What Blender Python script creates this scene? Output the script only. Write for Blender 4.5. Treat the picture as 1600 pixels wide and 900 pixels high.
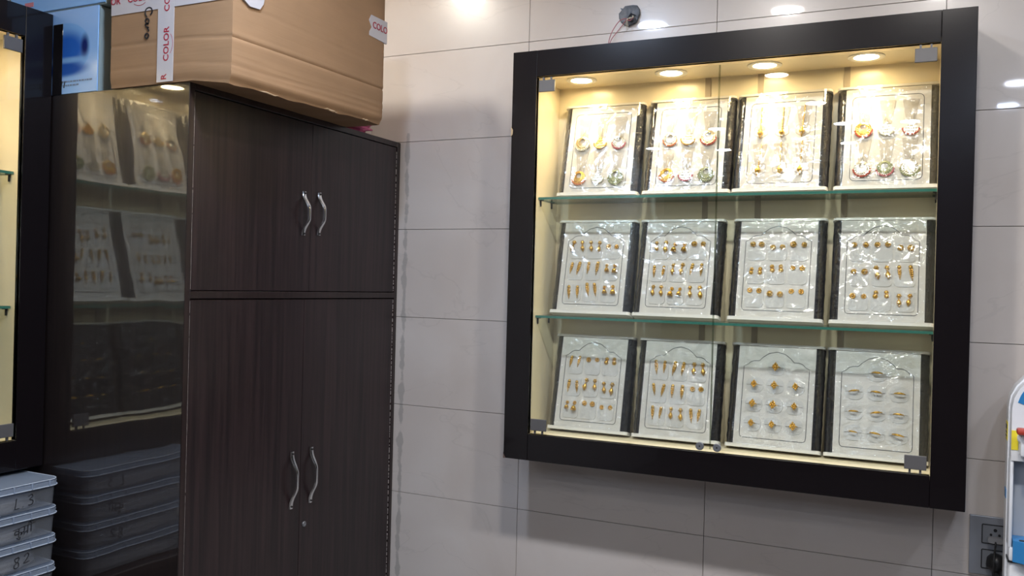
import bpy, bmesh, math, random
from mathutils import Vector, Matrix

random.seed(7)
scene = bpy.context.scene
for o in list(bpy.data.objects):
    bpy.data.objects.remove(o)
COL = scene.collection
R = math.radians
PI = math.pi

# ------------------------------------------------------------------ camera
CAM = Vector((1.1631, -2.5481, 1.6463))
yaw, pit, rol, FPX = R(-25.251), R(-0.145), R(1.4548), 1363.06
f_ = Vector((math.sin(yaw)*math.cos(pit), math.cos(yaw)*math.cos(pit), math.sin(pit)))
r_ = Vector((math.cos(yaw), -math.sin(yaw), 0))
u_ = r_.cross(f_)
rr = r_*math.cos(rol) + u_*math.sin(rol)
uu = -r_*math.sin(rol) + u_*math.cos(rol)
cd = bpy.data.cameras.new('camera')
cam = bpy.data.objects.new('camera', cd)
COL.objects.link(cam)
cd.sensor_fit = 'HORIZONTAL'
cd.sensor_width = 36
cd.lens = FPX/1600*36
cd.clip_start = .02
cam.matrix_world = Matrix(((rr.x, uu.x, -f_.x, CAM.x), (rr.y, uu.y, -f_.y, CAM.y), (rr.z, uu.z, -f_.z, CAM.z), (0, 0, 0, 1)))
scene.camera = cam

# ------------------------------------------------------------------ world, exposure
w = bpy.data.worlds.new('world')
scene.world = w
w.use_nodes = True
w.node_tree.nodes['Background'].inputs[0].default_value = (.75, .85, 1, 1)
w.node_tree.nodes['Background'].inputs[1].default_value = .25
vs = scene.view_settings
vs.view_transform = 'Standard'
vs.look = 'None'
vs.exposure = 0.0
vs.gamma = 1
vs.use_curve_mapping = False
scene.cycles.transparent_max_bounces = 20
scene.cycles.max_bounces = 10

# lamps in the room ceiling: (x, y, colour, strength)
CEIL = 2.85
COOL, NEUT, WARM, BLUE = (.74, .83, 1), (1, .95, .90), (1, .94, .83), (.62, .76, 1)
ROOM_LAMPS = [(-.60, -.70, WARM, 330, 'above the wardrobe'), (.02, -1.30, BLUE, 460, 'nearest the wardrobe front'),
              (.61, -1.30, NEUT, 450, 'before the middle of the wall showcase'), (1.20, -1.30, NEUT, 400, 'added as fill before the right side of the wall showcase'),  # the second one is added, to brighten the right of the tiled wall
              (1.79, -1.30, COOL, 245, 'added as fill before the water dispenser'), (2.38, -1.30, COOL, 245, 'added as fill farthest right along the tiled wall'),  # both added as fill for the right end of the wall
              (1.61, -3.04, COOL, 220, 'behind the camera, mirrored right of the showcase'), (1.61, -3.67, BLUE, 215, 'behind the camera, mirrored low right of the showcase'),
              (.40, -2.79, NEUT, 150, 'just behind the camera on the left'), (.52, -3.60, NEUT, 170, 'mirrored in the third top tray'),
              (-.98, -3.60, NEUT, 170, 'mirrored in the first top tray'), (-.95, -5.05, BLUE, 215, 'at the far left of the shop'),
              (-.40, -5.28, COOL, 220, 'at the far end of the shop, left of middle'), (.60, -5.20, BLUE, 215, 'at the far end of the shop, right of middle'),
              (1.05, -4.40, BLUE, 170, 'added for glints, straight behind the camera'), (-.25, -4.30, COOL, 200, 'added for glints, behind and left of the camera'),  # both added to raise glints on the tray film
              (.62, -4.35, BLUE, 170, 'added for glints, between its neighbours behind the camera')]  # added for more glints on the film of the lowest trays
CASE_LAMP = 62
CASE_BEAM = 6.8
CASE_LAMP_COL = (1, .77, .43)

# ------------------------------------------------------------------ materials
def new_mat(name):
    m = bpy.data.materials.new(name)
    m.use_nodes = True
    return m, m.node_tree.nodes, m.node_tree.links

def P(name, col, rough=.5, metal=0., spec=.5, coat=0., coat_rough=.05, coat_ior=1.5, noise=0., nscale=20., nmap=(1, 1, 1),
      bump=0., bscale=60., bmap=None, bdist=.002, alpha=1., emit=None, estr=0., trans=0., ior=1.45, bdetail=4):
    m, n, l = new_mat(name)
    b = n['Principled BSDF']
    b.inputs['Base Color'].default_value = (*col, 1)
    b.inputs['Roughness'].default_value = rough
    b.inputs['Metallic'].default_value = metal
    b.inputs['Specular IOR Level'].default_value = spec
    b.inputs['IOR'].default_value = ior
    b.inputs['Coat Weight'].default_value = coat
    b.inputs['Coat Roughness'].default_value = coat_rough
    b.inputs['Coat IOR'].default_value = coat_ior
    b.inputs['Alpha'].default_value = alpha
    b.inputs['Transmission Weight'].default_value = trans
    if emit:
        b.inputs['Emission Color'].default_value = (*emit, 1)
        b.inputs['Emission Strength'].default_value = estr
    tc = n.new('ShaderNodeTexCoord')
    def mapped(sc, mp):
        mpn = n.new('ShaderNodeMapping')
        mpn.inputs['Scale'].default_value = mp
        l.new(tc.outputs['Object'], mpn.inputs[0])
        t = n.new('ShaderNodeTexNoise')
        t.inputs['Scale'].default_value = sc
        t.inputs['Detail'].default_value = bdetail
        l.new(mpn.outputs[0], t.inputs['Vector'])
        return t
    if noise:
        t = mapped(nscale, nmap)
        mr = n.new('ShaderNodeMapRange')
        mr.inputs[1].default_value = .3
        mr.inputs[2].default_value = .7
        mr.inputs[3].default_value = 1-noise
        mr.inputs[4].default_value = 1+noise
        l.new(t.outputs[0], mr.inputs[0])
        mx = n.new('ShaderNodeMix')
        mx.data_type = 'RGBA'
        mx.blend_type = 'MULTIPLY'
        mx.inputs[0].default_value = 1
        mx.inputs[6].default_value = (*col, 1)
        l.new(mr.outputs[0], mx.inputs[7])
        l.new(mx.outputs[2], b.inputs['Base Color'])
    if bump:
        t = mapped(bscale, bmap or (1, 1, 1))
        bp = n.new('ShaderNodeBump')
        bp.inputs['Strength'].default_value = bump
        bp.inputs['Distance'].default_value = bdist
        l.new(t.outputs[0], bp.inputs['Height'])
        l.new(bp.outputs[0], b.inputs['Normal'])
        if coat:
            l.new(bp.outputs[0], b.inputs['Coat Normal'])
    return m

def clear(name, tint, ior=1.45, rough=.0, haze=0., haze_col=(1, 1, 1), bump=0., bscale=50, bdist=.002, boost=1.0):
    """thin clear sheet: what is not mirrored by Fresnel passes straight through"""
    m, n, l = new_mat(name)
    n.remove(n['Principled BSDF'])
    out = n['Material Output']
    tr = n.new('ShaderNodeBsdfTransparent')
    tr.inputs[0].default_value = (*tint, 1)
    gl = n.new('ShaderNodeBsdfGlossy')
    gl.inputs['Roughness'].default_value = rough
    fr = n.new('ShaderNodeFresnel')
    # a thin sheet does not refract: use the same index entering and leaving
    gn = n.new('ShaderNodeNewGeometry')
    mi = n.new('ShaderNodeMapRange')
    mi.inputs[3].default_value = ior
    mi.inputs[4].default_value = 1/ior
    l.new(gn.outputs['Backfacing'], mi.inputs[0])
    l.new(mi.outputs[0], fr.inputs[0])
    mx = n.new('ShaderNodeMixShader')
    fac = fr.outputs[0]
    if boost != 1:
        mu = n.new('ShaderNodeMath')
        mu.operation = 'MULTIPLY'
        mu.use_clamp = True
        mu.inputs[1].default_value = boost
        l.new(fac, mu.inputs[0])
        fac = mu.outputs[0]
    l.new(fac, mx.inputs[0])
    src = tr.outputs[0]
    if haze:
        df = n.new('ShaderNodeBsdfDiffuse')
        df.inputs[0].default_value = (*haze_col, 1)
        m2 = n.new('ShaderNodeMixShader')
        m2.inputs[0].default_value = haze
        l.new(tr.outputs[0], m2.inputs[1])
        l.new(df.outputs[0], m2.inputs[2])
        src = m2.outputs[0]
    l.new(src, mx.inputs[1])
    l.new(gl.outputs[0], mx.inputs[2])
    l.new(mx.outputs[0], out.inputs[0])
    if bump:
        tc = n.new('ShaderNodeTexCoord')
        t = n.new('ShaderNodeTexNoise')
        t.inputs['Scale'].default_value = bscale
        t.inputs['Detail'].default_value = 3
        t.inputs['Distortion'].default_value = 1.2
        l.new(tc.outputs['Object'], t.inputs['Vector'])
        bp = n.new('ShaderNodeBump')
        bp.inputs['Strength'].default_value = bump
        bp.inputs['Distance'].default_value = bdist
        l.new(t.outputs[0], bp.inputs['Height'])
        l.new(bp.outputs[0], gl.inputs['Normal'])
        l.new(bp.outputs[0], fr.inputs['Normal'])
    return m

def tile_material():
    m, n, l = new_mat('wall_tile')
    b = n['Principled BSDF']
    geo = n.new('ShaderNodeNewGeometry')
    t1 = n.new('ShaderNodeTexNoise')
    t1.inputs['Scale'].default_value = 2.3
    t1.inputs['Detail'].default_value = 5
    t1.inputs['Distortion'].default_value = .6
    l.new(geo.outputs['Position'], t1.inputs['Vector'])
    cr = n.new('ShaderNodeValToRGB')
    cr.color_ramp.elements[0].position = .3
    cr.color_ramp.elements[0].color = (.535, .475, .435, 1)
    cr.color_ramp.elements[1].position = .7
    cr.color_ramp.elements[1].color = (.615, .565, .53, 1)
    l.new(t1.outputs[0], cr.inputs[0])
    # thin darker veins
    t2 = n.new('ShaderNodeTexNoise')
    t2.inputs['Scale'].default_value = 1.6
    t2.inputs['Detail'].default_value = 8
    t2.inputs['Distortion'].default_value = 1.5
    mp = n.new('ShaderNodeMapping')
    mp.inputs['Location'].default_value = (3.1, 0, 7.7)
    mp.inputs['Rotation'].default_value = (0, R(25), 0)
    mp.inputs['Scale'].default_value = (.6, 1, 1.5)
    l.new(geo.outputs['Position'], mp.inputs[0])
    l.new(mp.outputs[0], t2.inputs['Vector'])
    v = n.new('ShaderNodeMath'); v.operation = 'SUBTRACT'; v.inputs[1].default_value = .5
    l.new(t2.outputs[0], v.inputs[0])
    va = n.new('ShaderNodeMath'); va.operation = 'ABSOLUTE'
    l.new(v.outputs[0], va.inputs[0])
    vm = n.new('ShaderNodeMapRange')
    vm.inputs[1].default_value = 0; vm.inputs[2].default_value = .006
    vm.inputs[3].default_value = .93; vm.inputs[4].default_value = 1
    l.new(va.outputs[0], vm.inputs[0])
    mx = n.new('ShaderNodeMix'); mx.data_type = 'RGBA'; mx.blend_type = 'MULTIPLY'
    mx.inputs[0].default_value = 1
    l.new(cr.outputs[0], mx.inputs[6]); l.new(vm.outputs[0], mx.inputs[7])
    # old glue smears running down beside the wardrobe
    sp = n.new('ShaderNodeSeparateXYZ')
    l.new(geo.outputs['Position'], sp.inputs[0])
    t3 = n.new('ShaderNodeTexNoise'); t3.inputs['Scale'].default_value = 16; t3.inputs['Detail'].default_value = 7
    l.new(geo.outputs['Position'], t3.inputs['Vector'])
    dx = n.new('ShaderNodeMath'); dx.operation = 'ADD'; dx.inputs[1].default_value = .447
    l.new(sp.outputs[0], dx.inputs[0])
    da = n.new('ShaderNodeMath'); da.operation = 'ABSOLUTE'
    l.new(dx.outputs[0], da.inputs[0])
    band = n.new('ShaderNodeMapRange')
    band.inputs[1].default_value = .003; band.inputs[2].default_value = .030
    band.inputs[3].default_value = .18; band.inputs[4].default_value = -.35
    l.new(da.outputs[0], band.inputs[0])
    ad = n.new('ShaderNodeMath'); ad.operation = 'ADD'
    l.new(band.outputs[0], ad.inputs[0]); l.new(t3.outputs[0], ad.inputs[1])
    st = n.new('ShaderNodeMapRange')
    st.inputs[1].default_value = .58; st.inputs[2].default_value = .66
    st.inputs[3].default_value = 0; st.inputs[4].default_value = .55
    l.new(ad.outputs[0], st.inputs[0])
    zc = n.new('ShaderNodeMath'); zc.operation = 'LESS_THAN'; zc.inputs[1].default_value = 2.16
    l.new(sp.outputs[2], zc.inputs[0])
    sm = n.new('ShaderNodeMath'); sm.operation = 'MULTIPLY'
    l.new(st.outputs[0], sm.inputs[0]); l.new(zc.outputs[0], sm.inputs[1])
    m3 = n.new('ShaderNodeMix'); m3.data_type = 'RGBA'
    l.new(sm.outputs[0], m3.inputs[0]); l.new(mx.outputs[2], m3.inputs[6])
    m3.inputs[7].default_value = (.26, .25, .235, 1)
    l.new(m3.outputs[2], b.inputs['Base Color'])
    b.inputs['Roughness'].default_value = .28
    b.inputs['Coat Weight'].default_value = .45
    b.inputs['Coat Roughness'].default_value = .035
    return m

def wood_material(name, c0, c1, rough, coat=0, coat_rough=.04, coat_ior=1.5, wav=0., grain_bump=.0):
    m, n, l = new_mat(name)
    b = n['Principled BSDF']
    tc = n.new('ShaderNodeTexCoord')
    mp = n.new('ShaderNodeMapping')
    mp.inputs['Scale'].default_value = (38, 38, 1.1)
    l.new(tc.outputs['Object'], mp.inputs[0])
    t = n.new('ShaderNodeTexNoise'); t.inputs['Scale'].default_value = 2.2; t.inputs['Detail'].default_value = 6
    t.inputs['Distortion'].default_value = .5
    l.new(mp.outputs[0], t.inputs['Vector'])
    cr = n.new('ShaderNodeValToRGB')
    cr.color_ramp.elements[0].position = .35; cr.color_ramp.elements[0].color = (*c0, 1)
    cr.color_ramp.elements[1].position = .68; cr.color_ramp.elements[1].color = (*c1, 1)
    l.new(t.outputs[0], cr.inputs[0]); l.new(cr.outputs[0], b.inputs['Base Color'])
    b.inputs['Roughness'].default_value = rough
    b.inputs['Coat Weight'].default_value = coat
    b.inputs['Coat Roughness'].default_value = coat_rough
    b.inputs['Coat IOR'].default_value = coat_ior
    if wav:
        t2 = n.new('ShaderNodeTexNoise'); t2.inputs['Scale'].default_value = 5.5; t2.inputs['Detail'].default_value = 1.5
        l.new(tc.outputs['Object'], t2.inputs['Vector'])
        bp = n.new('ShaderNodeBump'); bp.inputs['Strength'].default_value = wav; bp.inputs['Distance'].default_value = .01
        l.new(t2.outputs[0], bp.inputs['Height'])
        l.new(bp.outputs[0], b.inputs['Coat Normal'])
    if grain_bump:
        bp = n.new('ShaderNodeBump'); bp.inputs['Strength'].default_value = grain_bump; bp.inputs['Distance'].default_value = .001
        l.new(t.outputs[0], bp.inputs['Height']); l.new(bp.outputs[0], b.inputs['Normal'])
    return m

def blue_print_material():
    """flat print on the carton: a blue bubble over a blue smear on pale blue board"""
    m, n, l = new_mat('blue_carton_print')
    b = n['Principled BSDF']; b.inputs['Roughness'].default_value = .25
    geo = n.new('ShaderNodeNewGeometry')
    def ell(cx, cz, rx, rz, lo, hi):
        mp = n.new('ShaderNodeMapping'); mp.vector_type = 'POINT'
        mp.inputs['Location'].default_value = (-cx/rx, 0, -cz/rz)
        mp.inputs['Scale'].default_value = (1/rx, 0, 1/rz)
        l.new(geo.outputs['Position'], mp.inputs[0])
        ln = n.new('ShaderNodeVectorMath'); ln.operation = 'LENGTH'
        l.new(mp.outputs[0], ln.inputs[0])
        mr = n.new('ShaderNodeMapRange'); mr.interpolation_type = 'SMOOTHSTEP'
        mr.inputs[1].default_value = lo; mr.inputs[2].default_value = hi
        mr.inputs[3].default_value = 1; mr.inputs[4].default_value = 0
        l.new(ln.outputs['Value'], mr.inputs[0])
        return mr.outputs[0]
    def mix(prev, fac, col):
        x = n.new('ShaderNodeMix'); x.data_type = 'RGBA'
        l.new(fac, x.inputs[0])
        if isinstance(prev, tuple):
            x.inputs[6].default_value = (*prev, 1)
        else:
            l.new(prev, x.inputs[6])
        x.inputs[7].default_value = (*col, 1)
        return x.outputs[2]
    c = mix((.30, .52, .88), ell(-.925, 2.245, .10, .075, .93, .97), (.22, .46, .85))
    c = mix(c, ell(-.92, 2.245, .085, .055, .5, 1.15), (.02, .13, .55))
    c = mix(c, ell(-.85, 2.25, .018, .035, .3, 1.2), (.008, .02, .14))
    c = mix(c, ell(-.93, 2.193, .10, .022, .5, 1.2), (.015, .10, .45))
    c = mix(c, ell(-.91, 2.217, .09, .010, .2, 1.2), (.22, .45, .80))
    l.new(c, b.inputs['Base Color'])
    return m

M = {}
M['tile'] = tile_material()
M['grout'] = P('grout', (.24, .21, .19), .9)
M['plaster'] = P('painted_plaster', (.62, .60, .57), .7, noise=.04, nscale=3)
M['ceiling'] = P('ceiling_paint', (.78, .77, .75), .8)
M['wood_wall'] = wood_material('brown_wall_panelling', (.05, .035, .03), (.09, .065, .05), .4)
M['floor'] = P('floor_tile', (.12, .105, .095), .25, noise=.08, nscale=3)
M['wood'] = wood_material('dark_wood_laminate', (.0100, .0056, .0068), (.028, .0150, .0160), .34, grain_bump=.12)
M['wood_gloss'] = wood_material('polished_dark_laminate', (.010, .0065, .006), (.017, .0105, .0095), .4, coat=1, coat_rough=.03, coat_ior=2.1, wav=.14)
M['wood_edge'] = wood_material('edge_strip_wood', (.012, .0065, .0065), (.026, .0145, .014), .3)
M['raw_edge'] = P('worn_pale_edge', (.42, .38, .36), .6, noise=.5, nscale=90)
M['black_frame'] = P('black_gloss_laminate', (.0062, .0046, .0055), .22, spec=.3, coat=.3, coat_rough=.04, bump=.05, bscale=9, bdist=.004)
M['cream'] = P('cream_laminate', (.80, .70, .50), .22, noise=.03, nscale=5)
M['brown_strip'] = P('brown_backing_strip', (.40, .33, .24), .5)
M['glass'] = clear('door_glass', (.97, .985, .975), 1.5)
M['shelf_glass'] = clear('shelf_glass', (.92, .96, .94), 1.5)
M['glass_edge'] = P('green_glass_edge', (.045, .17, .13), .12, spec=.8)
M['alu'] = P('brushed_aluminium', (.50, .51, .54), .42, metal=.85, noise=.08, nscale=60)
M['hinge'] = P('grey_hinge_metal', (.115, .11, .11), .5, metal=.2)
M['chrome'] = P('chrome', (.70, .72, .74), .16, metal=1)
M['steel'] = P('dull_steel', (.30, .31, .33), .4, metal=.8)
M['dark_metal'] = P('dark_bracket', (.03, .028, .026), .4, metal=.3)
M['lamp_trim'] = P('white_lamp_trim', (.85, .80, .68), .35)
M['case_lens'] = P('lit_case_lens', (1, 1, 1), .5, emit=CASE_LAMP_COL, estr=CASE_LAMP)
M['white'] = P('white_tray_plastic', (.74, .71, .655), .38)
M['panel'] = P('tray_panel_card', (.66, .625, .57), .6, noise=.02, nscale=30)
M['pad'] = P('grey_pad_card', (.585, .565, .53), .5, noise=.03, nscale=40)
M['neck'] = P('taupe_neck_card', (.47, .43, .37), .55)
M['line'] = P('dark_inlay_line', (.035, .035, .04), .5)
M['slit'] = P('dark_slit', (.20, .17, .13), .7)
M['vinyl'] = P('black_crinkled_vinyl', (.014, .014, .017),   .32, spec=.22, bump=.9, bscale=85, bdist=.004, bdetail=3)
M['film'] = clear('plastic_film', (.975, .975, .975), 1.45, rough=.09, bump=.22, bscale=70, bdist=.004, boost=2.6)
M['gold'] = P('gold', (.83, .50, .11), .30, metal=1, bump=.3, bscale=600, bdist=.0006)
M['pale_gold'] = P('pale_gold', (.80, .62, .33), .33, metal=1, bump=.3, bscale=600, bdist=.0006)
M['silver_stone'] = P('stone_set_silver', (.62, .57, .46), .3, metal=.8, bump=.4, bscale=500, bdist=.0006)
M['red_bead'] = P('red_beads', (.55, .09, .045), .3)
M['coral_bead'] = P('coral_beads', (.75, .25, .10), .3)
M['pink_bead'] = P('pink_beads', (.62, .16, .18), .3)
M['pearl_bead'] = P('pearl_beads', (.78, .74, .60), .25)
M['green_bead'] = P('olive_green_beads', (.36, .37, .19), .3)
M['thread'] = P('clear_thread', (.75, .73, .66), .3)
M['card_board'] = P('cardboard', (.325, .192, .100), .75, noise=.07, nscale=7, nmap=(1, 1, 3), bump=.16, bscale=5, bmap=(.5, .5, 34), bdist=.0015)
M['card_dark'] = P('torn_cardboard', (.50, .36, .22), .85)
M['tape'] = P('printed_parcel_tape', (.52, .49, .50), .22, bump=.5, bscale=40, bdist=.001)
M['tape_ink'] = P('red_tape_ink', (.36, .012, .035), .4)
M['ink'] = P('black_marker_ink', (.012, .012, .015), .6)
M['grey_ink'] = P('grey_print_ink', (.16, .22, .34), .6)
M['red_print'] = P('red_print_ink', (.65, .22, .25), .6)
M['blue_print'] = blue_print_material()
M['blue_board'] = P('pale_blue_board', (.25, .50, .88), .3)
M['grey_board'] = P('pale_grey_green_board', (.33, .40, .39), .5, noise=.12, nscale=4)
M['pink'] = P('pink_cloth', (.72, .16, .30), .6)
M['tub'] = clear('clear_tub_plastic', (.93, .94, .96), 1.45, rough=.06, haze=.16, haze_col=(.60, .64, .70), bump=.15, bscale=14)
M['tub_lid'] = clear('frosted_lid_plastic', (.8, .85, .92), 1.45, rough=.2, haze=.38, haze_col=(.50, .58, .70))
M['bag'] = clear('crumpled_bag_film', (.9, .92, .95), 1.45, rough=.12, haze=.30, haze_col=(.62, .64, .68), bump=.8, bscale=30, boost=1.6)
M['disp'] = P('white_appliance_plastic', (.74, .75, .77), .32)
M['disp_grey'] = P('grey_niche_plastic', (.46, .48, .51), .4)
M['disp_blue'] = P('blue_plastic', (.03, .20, .46), .35)
M['tap_red'] = P('red_lever_plastic', (.40, .05, .03), .35)
M['yellow'] = P('yellow_warning_label', (.80, .66, .04), .5)
M['plate'] = P('silver_switch_plate', (.27, .285, .32), .35, metal=.35)
M['plate_face'] = P('grey_socket_face', (.17, .18, .20), .45)
M['black'] = P('black_plastic', (.012, .012, .013), .4)
M['grey_plug'] = P('grey_plug_plastic', (.22, .22, .23), .45)
M['pipe'] = P('torn_grey_conduit', (.135, .155, .19), .5, noise=.25, nscale=60, bump=.5, bscale=80)
M['wire_red'] = P('red_wire', (.42, .14, .16), .4)
M['wire_white'] = P('pale_wire', (.68, .62, .50), .4)
M['chip'] = P('exposed_board_chip', (.13, .085, .07), .8)
M['tan_chip'] = P('tan_board_chip', (.45, .33, .2), .8)

# ------------------------------------------------------------------ mesh helpers
def box(bm, x0, x1, y0, y1, z0, z1, bev=0, seg=1):
    v = [bm.verts.new(c) for c in ((x0, y0, z0), (x1, y0, z0), (x1, y1, z0), (x0, y1, z0), (x0, y0, z1), (x1, y0, z1), (x1, y1, z1), (x0, y1, z1))]
    fs = [bm.faces.new([v[i] for i in q]) for q in ((3, 2, 1, 0), (4, 5, 6, 7), (0, 1, 5, 4), (1, 2, 6, 5), (2, 3, 7, 6), (3, 0, 4, 7))]
    if bev:
        es = list({e for f in fs for e in f.edges})
        bmesh.ops.bevel(bm, geom=es, offset=bev, segments=seg, affect='EDGES', profile=.5)

def prism(bm, pts, axis, a, b):
    """extrude a 2-d outline; axis 'y': pts are (x, z); axis 'x': (y, z); axis 'z': (x, y)"""
    def mk(p, t):
        return {'y': (p[0], t, p[1]), 'x': (t, p[0], p[1]), 'z': (p[0], p[1], t)}[axis]
    A = [bm.verts.new(mk(p, a)) for p in pts]
    B = [bm.verts.new(mk(p, b)) for p in pts]
    n = len(pts)
    bm.faces.new(A)
    bm.faces.new(B[::-1])
    for i in range(n):
        bm.faces.new((A[i], B[i], B[(i+1) % n], A[(i+1) % n]))

def sphere(bm, c, r, sx=1, sy=1, sz=1, u=8, v=6):
    mt = Matrix.Translation(c) @ Matrix.Diagonal((r*sx, r*sy, r*sz, 1))
    bmesh.ops.create_uvsphere(bm, u_segments=u, v_segments=v, radius=1, matrix=mt)

def tube(bm, pts, r, n=8, caps=True):
    pts = [Vector(p) for p in pts]
    rings = []
    rad = r if isinstance(r, (list, tuple)) else [r]*len(pts)
    up = None
    for i, p in enumerate(pts):
        d = (pts[min(i+1, len(pts)-1)] - pts[max(i-1, 0)]).normalized()
        if up is None:
            up = Vector((0, 0, 1)) if abs(d.z) < .9 else Vector((1, 0, 0))
        a = d.cross(up).normalized()
        b = a.cross(d).normalized()
        up = b
        rings.append([bm.verts.new(p + (a*math.cos(2*PI*k/n) + b*math.sin(2*PI*k/n))*rad[i]) for k in range(n)])
    for i in range(len(rings)-1):
        for k in range(n):
            bm.faces.new((rings[i][k], rings[i][(k+1) % n], rings[i+1][(k+1) % n], rings[i+1][k]))
    if caps:
        bm.faces.new(rings[0][::-1])
        bm.faces.new(rings[-1])

def lathe(bm, prof, n=16, mt=None):
    """profile (r, h) about local z"""
    mt = mt or Matrix()
    rings = []
    for r, h in prof:
        if r < 1e-6:
            rings.append([bm.verts.new(mt @ Vector((0, 0, h)))])
        else:
            rings.append([bm.verts.new(mt @ Vector((r*math.cos(2*PI*k/n), r*math.sin(2*PI*k/n), h))) for k in range(n)])
    for A, B in zip(rings, rings[1:]):
        for k in range(n):
            k2 = (k+1) % n
            if len(A) == 1 and len(B) == 1:
                continue
            if len(A) == 1:
                bm.faces.new((A[0], B[k2], B[k]))
            elif len(B) == 1:
                bm.faces.new((A[k], A[k2], B[0]))
            else:
                bm.faces.new((A[k], A[k2], B[k2], B[k]))

TOFRONT = Matrix.Rotation(R(90), 4, 'X')     # local +z of a lathe -> -y

def ribbon(bm, pts, wd, y0, y1, closed=False):
    """flat line of width wd in the x-z plane, between y0 and y1"""
    pts = [Vector((p[0], p[1])) for p in pts]
    n = len(pts)
    L, Rr = [], []
    for i, p in enumerate(pts):
        a = pts[(i-1) % n] if (closed or i > 0) else p
        b = pts[(i+1) % n] if (closed or i < n-1) else p
        d = (b-a).normalized()
        nn = Vector((-d.y, d.x))*wd/2
        L.append(p+nn)
        Rr.append(p-nn)
    V = [[bm.verts.new((q.x, y, q.y)) for q in s] for s in (L, Rr) for y in (y0, y1)]
    l0, l1, r0, r1 = V
    m = n if closed else n-1
    for i in range(m):
        j = (i+1) % n
        bm.faces.new((l0[i], l0[j], r0[j], r0[i]))
        bm.faces.new((l1[i], r1[i], r1[j], l1[j]))
        bm.faces.new((l0[i], l1[i], l1[j], l0[j]))
        bm.faces.new((r0[i], r0[j], r1[j], r1[i]))

def mesh(name, fn, mat, smooth=False, angle=None):
    bm = bmesh.new()
    fn(bm)
    bmesh.ops.recalc_face_normals(bm, faces=bm.faces)
    me = bpy.data.meshes.new(name)
    bm.to_mesh(me)
    bm.free()
    for m in (mat if isinstance(mat, list) else [mat]):
        me.materials.append(m)
    if smooth:
        me.shade_smooth()
        if angle:
            try:
                me.set_sharp_from_angle(angle=R(angle))
            except Exception:
                pass
    return me

def obj(name, me, parent=None, loc=None, rot=None, mw=None):
    o = bpy.data.objects.new(name, me)
    COL.objects.link(o)
    if parent:
        o.parent = parent
    if loc is not None:
        o.location = loc
    if rot is not None:
        o.rotation_euler = rot
    if mw is not None:
        o.matrix_world = mw
    return o

def part(name, parent, fn, mat, smooth=False, angle=None, label=None, **k):
    o = obj(name, mesh(name, fn, mat, smooth, angle), parent, **k)
    if label:
        o['label'] = label
    return o

def thing(name, label, cat, loc=(0, 0, 0), rot=(0, 0, 0), group=None, mw=None):
    o = obj(name, None, None, loc, rot)
    o.empty_display_size = .05
    if mw is not None:
        o.matrix_world = mw
    tag(o, label, cat, group)
    return o

def tag(o, label, cat, group=None):
    o['label'] = label
    o['category'] = cat
    if group:
        o['group'] = group
    return o

def struct(name, fn, mat, label=None):
    o = obj(name, mesh(name, fn, mat))
    o['kind'] = 'structure'
    if label:
        o['label'] = label
    return o

_txt = {}
def text_mesh(s, size, mat, extrude=.0003, shear=0., spacing=1.0):
    cu = bpy.data.curves.new('lettering', 'FONT')
    cu.body = s
    cu.size = size
    cu.extrude = extrude
    cu.shear = shear
    cu.space_character = spacing
    cu.align_x = 'CENTER'
    cu.align_y = 'CENTER'
    cu.resolution_u = 3
    cu.offset = size*.012
    ob = bpy.data.objects.new('lettering_tmp', cu)
    COL.objects.link(ob)
    dg = bpy.context.evaluated_depsgraph_get()
    me = bpy.data.meshes.new_from_object(ob.evaluated_get(dg))
    bpy.data.objects.remove(ob)
    me.materials.clear()
    me.materials.append(mat)
    return me

def smooth_pts(pts, n=6, closed=False):
    """Catmull-Rom through the points"""
    P_ = [Vector(p) for p in pts]
    out = []
    m = len(P_)
    rng = range(m if closed else m-1)
    for i in rng:
        p0 = P_[(i-1) % m] if (closed or i > 0) else P_[i]
        p1, p2 = P_[i], P_[(i+1) % m]
        p3 = P_[(i+2) % m] if (closed or i+2 < m) else p2
        for k in range(n):
            t = k/n
            out.append(.5*((2*p1) + (p2-p0)*t + (2*p0-5*p1+4*p2-p3)*t*t + (3*p1-p0-3*p2+p3)*t**3))
    if not closed:
        out.append(P_[-1])
    return out

def rrect(x0, x1, z0, z1, r, n=4, corners=(1, 1, 1, 1)):
    """rounded rectangle, corners: bl, br, tr, tl"""
    pts = []
    for (cx, cz, a0), on in zip(((x0+r, z0+r, 180), (x1-r, z0+r, 270), (x1-r, z1-r, 0), (x0+r, z1-r, 90)), corners):
        if on:
            for k in range(n+1):
                a = R(a0+90*k/n)
                pts.append((cx+r*math.cos(a), cz+r*math.sin(a)))
        else:
            pts.append((x0 if a0 in (180, 90) else x1, z0 if a0 in (180, 270) else z1))
    return pts

# ================================================================== THE ROOM
WALLX = -1.162
X1, Y1 = 3.4, -6.2
wall_back = struct('wall_back', lambda b: box(b, WALLX-.15, X1+.15, .010, .16, 0, CEIL), M['grout'], 'wall clad in large beige stone-look tiles')
struct('wall_left', lambda b: box(b, WALLX-.15, WALLX, Y1, .010, 0, CEIL), M['plaster'])
struct('wall_right', lambda b: box(b, X1, X1+.15, Y1, .010, 0, CEIL), M['wood_wall'])
struct('wall_front', lambda b: box(b, WALLX-.15, X1+.15, Y1-.15, Y1, 0, CEIL), M['wood_wall'])
struct('floor', lambda b: box(b, WALLX-.15, X1+.15, Y1-.15, .16, -.1, 0), M['floor'])
struct('ceiling', lambda b: box(b, WALLX-.15, X1+.15, Y1-.15, .16, CEIL, CEIL+.1), M['ceiling'])

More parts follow.
